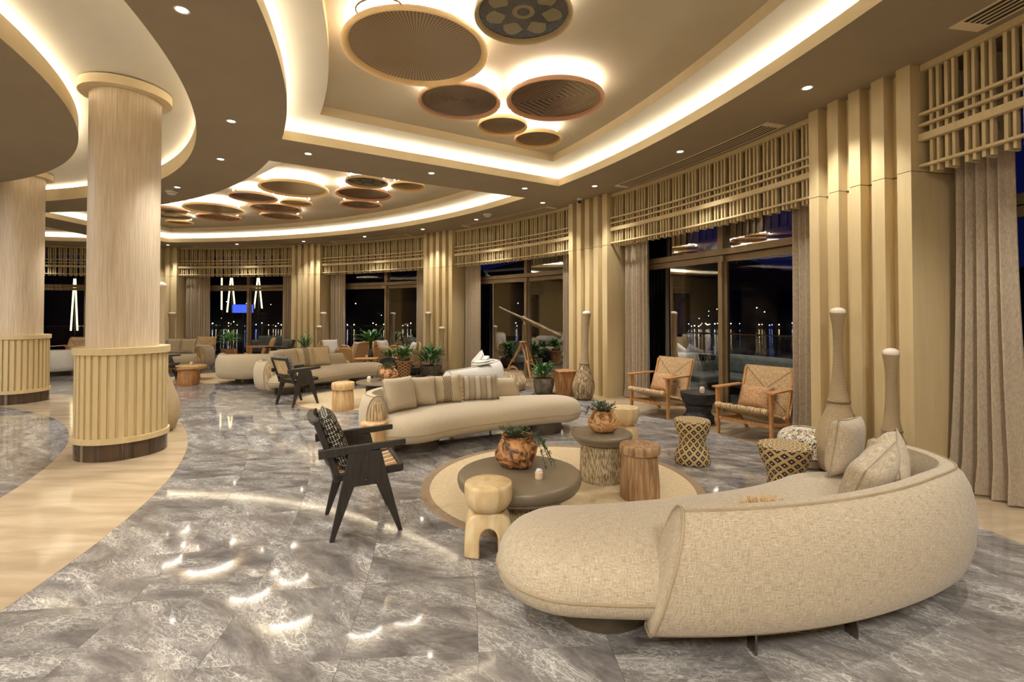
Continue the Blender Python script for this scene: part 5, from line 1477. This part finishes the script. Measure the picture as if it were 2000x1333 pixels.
# ================================================================== PLANTS
def leaf_mesh(L, w, mat, curl=.35, name='leaf'):
    b = MB(); n = 5; rows = []
    for k in range(n+1):
        u = k/n; ww = w*sin(pi*min(.98, u*.92+.05))**.8; x = L*u*cos(curl*u); z = L*u*.9*(1-u*curl*1.4)*.55
        rows.append([(x, -ww/2, z+ww*.18), (x, 0, z), (x, ww/2, z+ww*.18)])
    b.loops(rows, closed=False); return b.mesh(name, mat, 80)
leafA = leaf_mesh(.24, .075, MT['leaf']); leafB = leaf_mesh(.19, .06, MT['leaf'], .6); leafC = leaf_mesh(.30, .03, MT['leaf'], .5); leafD = leaf_mesh(.30, .016, MT['leafb'], .8)
def leafy(t, z0, n, meshes, seed, spread=.16, rise=(.0, .22), tilt=(-.9, .2), sc=(.7, 1.15)):
    rnd = random.Random(seed)
    for k in range(n):
        a = 2*pi*k/n*2.618+rnd.uniform(-.3, .3); h = rnd.uniform(*rise); r = rnd.uniform(0.0, spread*.6)
        s = rnd.uniform(*sc); ti = rnd.uniform(*tilt)
        M = Matrix.Translation((r*cos(a), r*sin(a), z0+h)) @ Matrix.Rotation(a, 4, 'Z') @ Matrix.Rotation(ti, 4, 'Y') @ Matrix.Scale(s, 4)
        inst(rnd.choice(meshes), 'leaf', t, M=M)
    b = MB()
    for k in range(7):
        a = k*2.4; b.tube([(0, 0, z0-.06), (spread*.3*cos(a), spread*.3*sin(a), z0+rise[1]*.5), (spread*.5*cos(a), spread*.5*sin(a), z0+rise[1])], .005, 5)
    b.obj('stems', MT['stem'], t)
def pot_obj(t, prof, mat='pot'):
    b = MB(); b.lathe(prof, seg=36); b.obj('pot', MT[mat], t, smooth=50)
    b = MB(); b.lathe([(prof[-1][0]*.88, prof[-1][1]-.0), (.001, prof[-1][1]+.008)], seg=24, capb=False, capt=False); b.obj('soil', MT['soil'], t)
t = thing('potted_plant', 'leafy green plant in a grey stone pot beside the reddish pedestal', 'plant', (.60, 9.25, 0))
pot_obj(t, [(.13, 0), (.165, .03), (.195, .16), (.20, .26), (.185, .30)])
leafy(t, .33, 84, [leafA, leafB], 2, .28, (.0, .20), (-1.0, .5), (.6, .95))
t = thing('potted_plant', 'bushy green plant in a wide low stone bowl, right of the diamond woven planter', 'plant', (-1.98, 11.9, 0))
pot_obj(t, [(.16, 0), (.22, .05), (.26, .2), (.27, .26)])
leafy(t, .33, 110, [leafA, leafB], 3, .44, (.0, .26), (-1.0, .5), (.7, 1.2))
t = thing('potted_plant', 'green plant standing in the tapered trellis woven planter', 'plant', (-2.50, 11.3, .47))
b = MB(); b.lathe([(.10, -.04), (.14, .0), (.13, .03)], seg=24); b.obj('inner_pot', MT['pot'], t, smooth=50)
leafy(t, .05, 80, [leafA, leafB], 4, .34, (.0, .16), (-1.0, .6), (.65, 1.0))
lathe_stool('trellis_planter', 'tapered planter stand woven in an open dark diamond trellis', -2.50, 11.3, None, None,
    [('woven_body', [(.12, 0), (.13, .02), (.13, .10), (.15, .25), (.19, .40), (.20, .425)], 'trellis'), ('rim', [(.20, .415), (.215, .425), (.215, .44), (.17, .445)], 'oak')], cat='planter')
t = thing('potted_plant', 'dark round vase with drooping leaves left of the trellis planter', 'plant', (-2.95, 11.7, 0))
pot_obj(t, [(.10, 0), (.14, .1), (.24, .32), (.22, .42), (.12, .46)], 'blackt')
leafy(t, .48, 30, [leafB], 6, .24, (.0, .1), sc=(.8, 1.1))
t = thing('potted_plant', 'spiky green plant before the pier left of the rattan armchairs', 'plant', (-5.95, 14.0, 0))
pot_obj(t, [(.14, 0), (.2, .1), (.2, .42), (.18, .45)])
leafy(t, .52, 26, [leafC], 7, .16, (.0, .14), (-1.1, -.1), (1.0, 1.6))
t = thing('potted_plant', 'bright fine-leaved green palm in a brown pot before the farthest big window', 'plant', (-8.3, 14.3, 0))
pot_obj(t, [(.16, 0), (.20, .1), (.21, .42), (.20, .5)], 'redwood')
leafy(t, .58, 110, [leafD], 8, .2, (.05, .3), (-1.0, .1), (.9, 1.5))
t = thing('potted_plant', 'blue green broad-leaved plant in a grey cylinder behind the rattan armchairs', 'plant', (-3.98, 13.75, 0))
pot_obj(t, [(.22, 0), (.26, .1), (.27, .50), (.25, .55)])
leafy(t, .60, 46, [leafA], 9, .34, (.05, .32), sc=(1.0, 1.6))
t = thing('stone_pot', 'small grey cylinder pot right of the broad-leaved plant', 'pot', (-3.55, 13.75, 0))
b = MB(); b.lathe([(.15, 0), (.17, .05), (.17, .48), (.15, .5)], seg=28); b.obj('pot', MT['pot'], t, smooth=50)
b = MB(); b.lathe([(.17, .47), (.185, .48), (.185, .51), (.14, .512)], seg=28); b.obj('rim', MT['pot'], t, smooth=50)

# root wood pots with trailing plants
def root_pot(label, x, y, z, R, H, mat, seed, trail):
    t = thing('root_pot', label, 'plant pot', (x, y, z), seed)
    rnd = random.Random(seed); P_ = [rnd.uniform(0, 6.28) for _ in range(9)]
    def lump(a, zz):
        v = .07*sin(3*a+P_[0]+zz*18)+.05*sin(5*a+P_[1]-zz*26)+.035*sin(9*a+P_[2]+zz*40)+.02*sin(14*a+P_[3]-zz*60)
        return v
    prof = [(R*.45, 0), (R*.70, .012), (R*.90, H*.2), (R*1.0, H*.42), (R*.95, H*.62), (R*.80, H*.78), (R*.66, H*.86), (R*.70, H*.93), (R*.80, H), (R*.70, H*.99), (R*.58, H*.88)]
    b = MB(); b.lathe(prof, seg=72, lump=lump); b.obj('root_bowl', MT[mat], t, smooth=75)
    b = MB(); b.lathe([(R*.62, H*.9), (.001, H*.94)], seg=24, capb=False, capt=False); b.obj('soil', MT['soil'], t)
    f = MB(); st = MB()
    def sprig(path, n, s):
        st.tube(path, .0022, 4, cap=False)
        for q in range(n):
            u = rnd.random()*(len(path)-1.001); i = int(u); p = Vector(path[i]).lerp(Vector(path[i+1]), u-i)
            d = Vector((rnd.uniform(-1, 1), rnd.uniform(-1, 1), rnd.uniform(-.5, .8))).normalized()*s
            sd = d.cross(Vector((0, 0, 1)));
            if sd.length < 1e-5: continue
            sd = sd.normalized()*s*.28
            f.add([p, p+d*.5+sd, p+d, p+d*.5-sd], [(0, 1, 2, 3)])
    for k in range(46):
        a = rnd.uniform(0, 2*pi); r = R*rnd.uniform(.2, .95); h = rnd.uniform(.03, .085)
        sprig([(R*.3*cos(a), R*.3*sin(a), H*.9), (r*.7*cos(a), r*.7*sin(a), H*.95+h*.8), (r*cos(a+.2), r*sin(a+.2), H*.95+h)], 12, .020)
    for (a, reach, drop) in trail:
        a -= seed
        pts = [(R*.4*cos(a), R*.4*sin(a), H*.95), (R*.95*cos(a), R*.95*sin(a), H*1.05)]
        for k in range(1, 7): u = k/6; pts.append(((R*1.0+reach*u**.8)*cos(a), (R*1.0+reach*u**.8)*sin(a), max(.012, H*1.05-drop*u)))
        sprig(pts, 34, .026)
    st.obj('stems', MT['stem'], t)
    o = f.obj('foliage', MT['leaf2'], t); o['kind'] = 'stuff'
    return t
root_pot('dark orange gnarled root pot with a trailing plant on the larger low table', .035, 3.73, .345, .158, .24, 'root', 1, [(-.15, .10, .18), (-.35, .12, .22), (.05, .07, .15), (-.5, .09, .24), (-.2, .14, .24)])
root_pot('paler root pot with small green leaves on the smaller taller table', .835, 4.47, .43, .135, .20, 'root2', 4, [(2.9, .02, .06)])
root_pot('orange root pot with a drooping plant on the dark table of the second group', -2.13, 8.42, .369, .16, .24, 'root', 6, [(3.2, .05, .2), (2.6, .06, .16)])
# candles
def candle(label, x, y, z, s=1.0):
    t = thing('candle_holder', label, 'candle', (x, y, z))
    b = MB(); b.lathe([(.026*s, 0), (.028*s, .005), (.028*s, .045*s), (.024*s, .048*s)], seg=24); b.obj('wooden_cup', MT['wax'], t, smooth=50)
    b = MB(); b.lathe([(.022*s, .046*s), (.024*s, .058*s), (.014*s, .068*s), (.001, .07*s)], seg=20, capt=False, lump=noise_lump(3, .2)); b.obj('white_wax', MT['white'], t, smooth=60)
candle('small white topped candle on the larger low table', .19, 3.45, .345)
candle('small glowing candle on the dark table of the second group', -2.42, 8.25, .369, 1.3)
candle('small pink candle on the black drum table', 2.62, 6.72, .423, 1.25)
candle('candle on the far oak topped table', -7.3, 11.1, .35, 1.2)
t = thing('floor_bowl', 'low grey stone bowl on the floor beside the bushy plant', 'bowl', (-2.55, 12.4, 0))
b = MB(); b.lathe([(.2, 0), (.3, .1), (.32, .18), (.28, .18), (.2, .12)], seg=32); b.obj('bowl', MT['pot'], t, smooth=50)
b = MB(); b.lathe([(.24, .15), (.001, .16)], seg=24, capb=False, capt=False); b.obj('sand', MT['jute'], t)

# ================================================================== TELESCOPE AND BASKET
t = thing('telescope', 'antique telescope on a wooden tripod before the window beside the leafy plant', 'telescope', (.24, 10.35, 0))
top = Vector((0, 0, .93))
for (x, y) in ((.17, -.48), (-.50, .28), (.40, .42)):
    ft = Vector((x, y, 0)); mid_ = top.lerp(ft, .45); d = Vector((-y, x, 0)).normalized()*.045
    b = MB(); b.bar(top+d, mid_+d*.6, .018, .022); b.bar(top-d, mid_-d*.6, .018, .022); b.bar(mid_+Vector((0, 0, .03)), ft, .05, .022, (0, 0, 1), .018, .018); b.box(mid_, (.07, .03, .05)); b.obj('leg', MT['redwood'], t, bevel=.002)
b = MB(); b.lathe([(.09, .91), (.09, .935), (.03, .945)], seg=20); b.obj('tripod_head', MT['redwood'], t, smooth=40)
b = MB(); b.tube([(0, 0, .94), (0, 0, 1.30)], [.03, .022], 12); b.tube([(.05, 0, .98), (.05, 0, 1.32)], .009, 8); b.tube([(.02, 0, .955), (.26, -.06, .965)], .006, 8); b.obj('pillar', MT['brass'], t, smooth=50)
a_ = Vector((-.52, .05, 1.66)); c_ = Vector((0.0, 0, 1.425)); e_ = Vector((.80, -.12, 1.04))
b = MB(); b.tube([c_, c_.lerp(e_, .95)], [.048, .058], 16); b.tube([c_.lerp(e_, .93), e_], .066, 16); b.tube([c_-(e_-c_).normalized()*.03, c_+(e_-c_).normalized()*.03], .056, 16); b.obj('main_tube', MT['brass'], t, smooth=50)
b = MB(); b.tube([a_.lerp(c_, .12), c_], [.022, .028], 12); b.obj('draw_tube', MT['brass'], t, smooth=50)
b = MB(); b.tube([a_, a_.lerp(c_, .12)], .03, 12); b.obj('eyepiece', MT['brass'], t, smooth=50)
b = MB(); b.bar((.025, 0, 1.28), (.04, -.01, 1.40), .05, .05); b.obj('cradle', MT['redwood'], t, bevel=.003)
t = thing('straw_basket', 'round straw basket with two loop handles beside the telescope legs', 'basket', (.02, 9.75, 0))
b = MB(); b.lathe([(.20, 0), (.25, .05), (.26, .2), (.20, .34), (.19, .36)], seg=32); b.obj('body', MT['wick'], t, smooth=60)
b = MB(); rnd = random.Random(2)
for k in range(160):
    a = rnd.uniform(0, 2*pi); b.bar((.2*cos(a), .2*sin(a), .33), (.27*cos(a), .27*sin(a), rnd.uniform(.12, .2)), .008, .004)
o = b.obj('fringe', MT['wax'], t); o['kind'] = 'stuff'
for s in (-1, 1):
    b = MB(); b.tube([(.10*cos(a), s*.12, .34+.12*sin(a)) for a in [pi*k/10 for k in range(11)]], .009, 6); b.obj('handle', MT['redwood'], t, smooth=60)

# ================================================================== OUTSIDE: TERRACE, RAILING, HARBOUR AT NIGHT
ter = struct('terrace', 'dark stone terrace outside the windows')
b = MB(); polar_sheet(b, 15.3, 18.6, -30, 130, -.10, 3, thick=.06); b.obj('paving', MT['darkstone'], ter)
rl = thing('glass_balustrade', 'thin topped glass balustrade at the terrace edge', 'railing', tuple(PP(18.3, 50, 0)))
b = MB(); arc_bar(b, 18.26, 18.31, -20, 125, 1.05, 1.085, 2); rel(b, rl); b.obj('top_rail', MT['chrome'], rl)
for k in range(0, 145, 6):
    b = MB(); p = PP(18.28, -20+k); b.box((p.x, p.y, .5), (.04, .04, 1.12)); rel(b, rl); b.obj('post', MT['chrome'], rl)
    b = MB(); A = PP(18.28, -20+k+.3); B = PP(18.28, -20+k+5.7); b.add([(A.x, A.y, .02), (B.x, B.y, .02), (B.x, B.y, 1.03), (A.x, A.y, 1.03)], [(0, 1, 2, 3)]); rel(b, rl); b.obj('glass_panel', MT['glass'], rl)
ropem = noise_mat('outdoor_rope', lin((96, 104, 78)), lin((120, 128, 96)), (9, 9, 9), .8)
greyc = noise_mat('outdoor_cushion', lin((120, 126, 118)), lin((140, 146, 138)), (9, 9, 9), .8)
def rope_chair(label, r, deg, rz, w=.8, group='rope armchairs on the terrace'):
    p = PP(r, deg); t = thing('rope_armchair', label, 'chair', (p.x, p.y, -.04), rz, group)
    n = 22
    path = [(w/2*cos(a)*1.0, .36*sin(a)+.05, 0) for a in [pi*(-.08)+pi*1.16*k/n for k in range(n+1)]]
    b = MB(); b.tube([(x, y, .76) for x, y, z in path], .014, 6); b.tube([(x*.86, y*.86, .26) for x, y, z in path], .014, 6); b.obj('frame', MT['rubber'], t, smooth=60)
    b = MB()
    for x, y, z in path: b.bar((x, y, .76), (x*.86, y*.86, .26), .016, .008)
    b.obj('rope_back', ropem, t)
    b = MB(); b.box((0, 0, .35), (w*.8, .6, .16)); b.obj('seat_pad', greyc, t, bevel=.04, seg=3)
    for sx in (-1, 1):
        for sy in (-1, 1):
            b = MB(); b.bar((sx*w*.36, sy*.24, .28), (sx*w*.38, sy*.27, 0), .02, .02); b.obj('leg', MT['rubber'], t)
rope_chair('rope armchair outside the big window, behind the left rush armchair', 16.3, 29.0, radians(30))
rope_chair('rope armchair outside the telescope window, behind the tripod', 16.4, 47.6, radians(55), .95)
rope_chair('rope armchair outside the telescope window, partly behind the curtain', 16.5, 43.4, radians(30))
rope_chair('rope armchair outside the rattan chair window', 16.4, 64.5, radians(70), .95)
def out_sofa(label, r, deg, rz, L=2.2):
    p = PP(r, deg); t = thing('outdoor_sofa', label, 'sofa', (p.x, p.y, -.04), rz)
    b = MB(); b.box((0, 0, .24), (L, .8, .22)); b.obj('seat', greyc, t, bevel=.06, seg=3)
    b = MB(); b.box((0, .34, .52), (L, .2, .40)); b.obj('backrest', greyc, t, bevel=.08, seg=3)
    b = MB(); b.box((0, 0, .08), (L*.9, .6, .12)); b.obj('base', MT['rubber'], t)
    for s in (-1, 1):
        b = MB(); b.box((s*L/2, 0, .36), (.16, .8, .4)); b.obj('arm', greyc, t, bevel=.06, seg=3)
out_sofa('grey outdoor sofa beyond the big window by the balustrade', 17.35, 27.5, radians(-62), 2.4)
out_sofa('grey outdoor sofa beyond the telescope window', 17.1, 52.8, radians(-37), 2.2)
out_sofa('grey outdoor sofa beyond the rattan chair window', 17.5, 68.5, radians(-21), 2.4)
out_sofa('grey outdoor sofa beyond the farthest big window', 17.4, 84.2, radians(-6), 2.0)
for d in (10, 24, 31, 44, 51, 64, 84):  # unseen spots added to brighten the terrace furniture
    l = bpy.data.lights.new('terrace_lamp', 'SPOT'); l.energy = 30; l.color = (1, .93, .8); l.spot_size = radians(110); l.spot_blend = .7; l.shadow_soft_size = .05
    o = bpy.data.objects.new('terrace_lamp', l); COL.objects.link(o); o.location = PP(16.6, d, 3.4)
# light strings and lit posts outside
MT['warm_strip'] = emit_mat('warm_strip', (1.0, .78, .38), 1.4); MT['cool_strip'] = emit_mat('cool_strip', (.8, .85, 1.0), .06); MT['blue_screen'] = emit_mat('blue_screen', (.03, .08, .9), .9)
def lit_frame(label, r, deg, spread, z0, z1, single=False):
    p = PP(r, deg); t = thing('light_mast', label, 'outdoor light', (p.x, p.y, -.04), radians(deg-90), 'lit masts outside the windows')
    for s in ((-1, 1) if not single else (0,)):
        b = MB(); b.tube([(s*spread, 0, z0+.04), (s*spread*.15, 0, z1)], .028, 8); b.obj('light_tube', MT['warm_strip'], t)
    b = MB(); b.tube([(0, .06, 0), (0, .06, z1+.1)], .03, 8); b.obj('mast', MT['rubber'], t)
lit_frame('single warm lit mast left behind the potted palm', 18.0, 92.6, .0, 1.7, 3.0, True)
lit_frame('pair of warm light tubes in an A shape left of the blue screen', 18.0, 91.4, .16, 1.6, 3.0)
lit_frame('pair of warm light tubes in an A shape right of the blue screen', 18.0, 88.0, .16, 1.75, 3.0)
lit_frame('curved white lit mast seen between the two round columns', 18.0, 108.8, .10, .9, 2.9)
b = MB(); p = PP(17.9, 89.76); t = thing('screen', 'blue glowing screen outside the farthest big window', 'screen', (p.x, p.y, -.04), radians(89.76-90))  # glowing panel put outdoors to imitate the reflection of an indoor display
b.box((0, .03, 1.78), (.86, .05, .36)); b.obj('housing', MT['rubber'], t)
b = MB(); b.box((0, -.002, 1.78), (.82, .01, .32)); b.obj('display', MT['blue_screen'], t)
b = MB(); b.tube([(0, .05, 0), (0, .05, 1.6)], .03, 8); b.obj('stand', MT['rubber'], t)
def pergola(label, r, deg):
    p = PP(r, deg); t = thing('pergola', label, 'pergola', (p.x, p.y, -.04), radians(deg-90))
    for x in (-1.0, 1.0):
        b = MB(); b.box((x, 0, 1.5), (.07, .07, 3.0)); b.obj('post', MT['cool_strip'] if x > 0 else MT['white'], t)
    b = MB(); b.box((0, 0, 3.0), (2.2, .07, .07)); b.obj('beam', MT['white'], t)
    for k in range(4):
        b = MB(); b.bar((-1+.5*k, 0, 2.9-.1*k), (-.4+.5*k, 0, 2.6+.05*k), .03, .03); b.obj('brace', MT['cool_strip'], t)
pergola('white lit pergola beyond the telescope window', 17.9, 53.5)
# sea and far shore
MT['sea'] = noise_mat('night_sea', lin((6, 10, 16)), lin((10, 14, 22)), (.2, .9, 1), 0.09, nscale=1.5, bstr=.25, bdist=.25)
sea = struct('sea', 'dark harbour water under the night sky')
b = MB(); b.add([(-900, 10, -7), (900, 10, -7), (900, 900, -7), (-900, 900, -7)], [(0, 1, 2, 3)]); b.obj('water', MT['sea'], sea)
shore = struct('shore', 'low dark hill across the harbour')
MT['hill'] = noise_mat('night_hill', lin((5, 6, 8)), lin((9, 10, 12)), (.02, .02, .02), 1, bstr=0)
b = MB(); rnd = random.Random(6); rows = []
hh = [rnd.uniform(30, 52) for _ in range(41)]
rows = [[(-500+30*k, 300-.1*k, -7) for k in range(41)], [(-500+30*k, 320, hh[k]*.4) for k in range(41)], [(-500+30*k, 360, hh[k]) for k in range(41)], [(-500+30*k, 420, -7) for k in range(41)]]
b.loops(rows, closed=False); b.obj('hill', MT['hill'], shore, smooth=80)
MT['city'] = emit_mat('harbour_light', (1.0, .72, .35), 12.0); MT['cityb'] = emit_mat('harbour_light_blue', (.25, .4, 1.0), 12.0); MT['cityw'] = emit_mat('harbour_light_white', (.9, .9, 1.0), 12.0)
bs = {k: MB() for k in ('city', 'cityb', 'cityw')}
sb_ = MB(); sb_.lathe([(.001, -.5), (.4, -.3), (.5, 0), (.4, .3), (.001, .5)], seg=6, capb=False, capt=False)
lampm = {k: sb_.mesh('lamp', MT[k]) for k in bs}
t = thing('harbour_lights', 'string of small lights along the far harbour shore', 'lights', (0, 296, -5))
for k in range(280):
    x = rnd.uniform(-260, 260); kind = rnd.choice(['city', 'city', 'cityw', 'cityb'])
    s = rnd.uniform(.3, .6)
    if rnd.random() < .8: o = inst(lampm[kind], 'lamp', t, (x, rnd.uniform(0, 2.5), rnd.uniform(-.5, 1.5)))
    else:
        dd = rnd.uniform(2, 14); o = inst(lampm[kind], 'lamp', t, (x, dd, dd*1.15+rnd.uniform(-1, 3)))
    o.scale = (s, s, s)
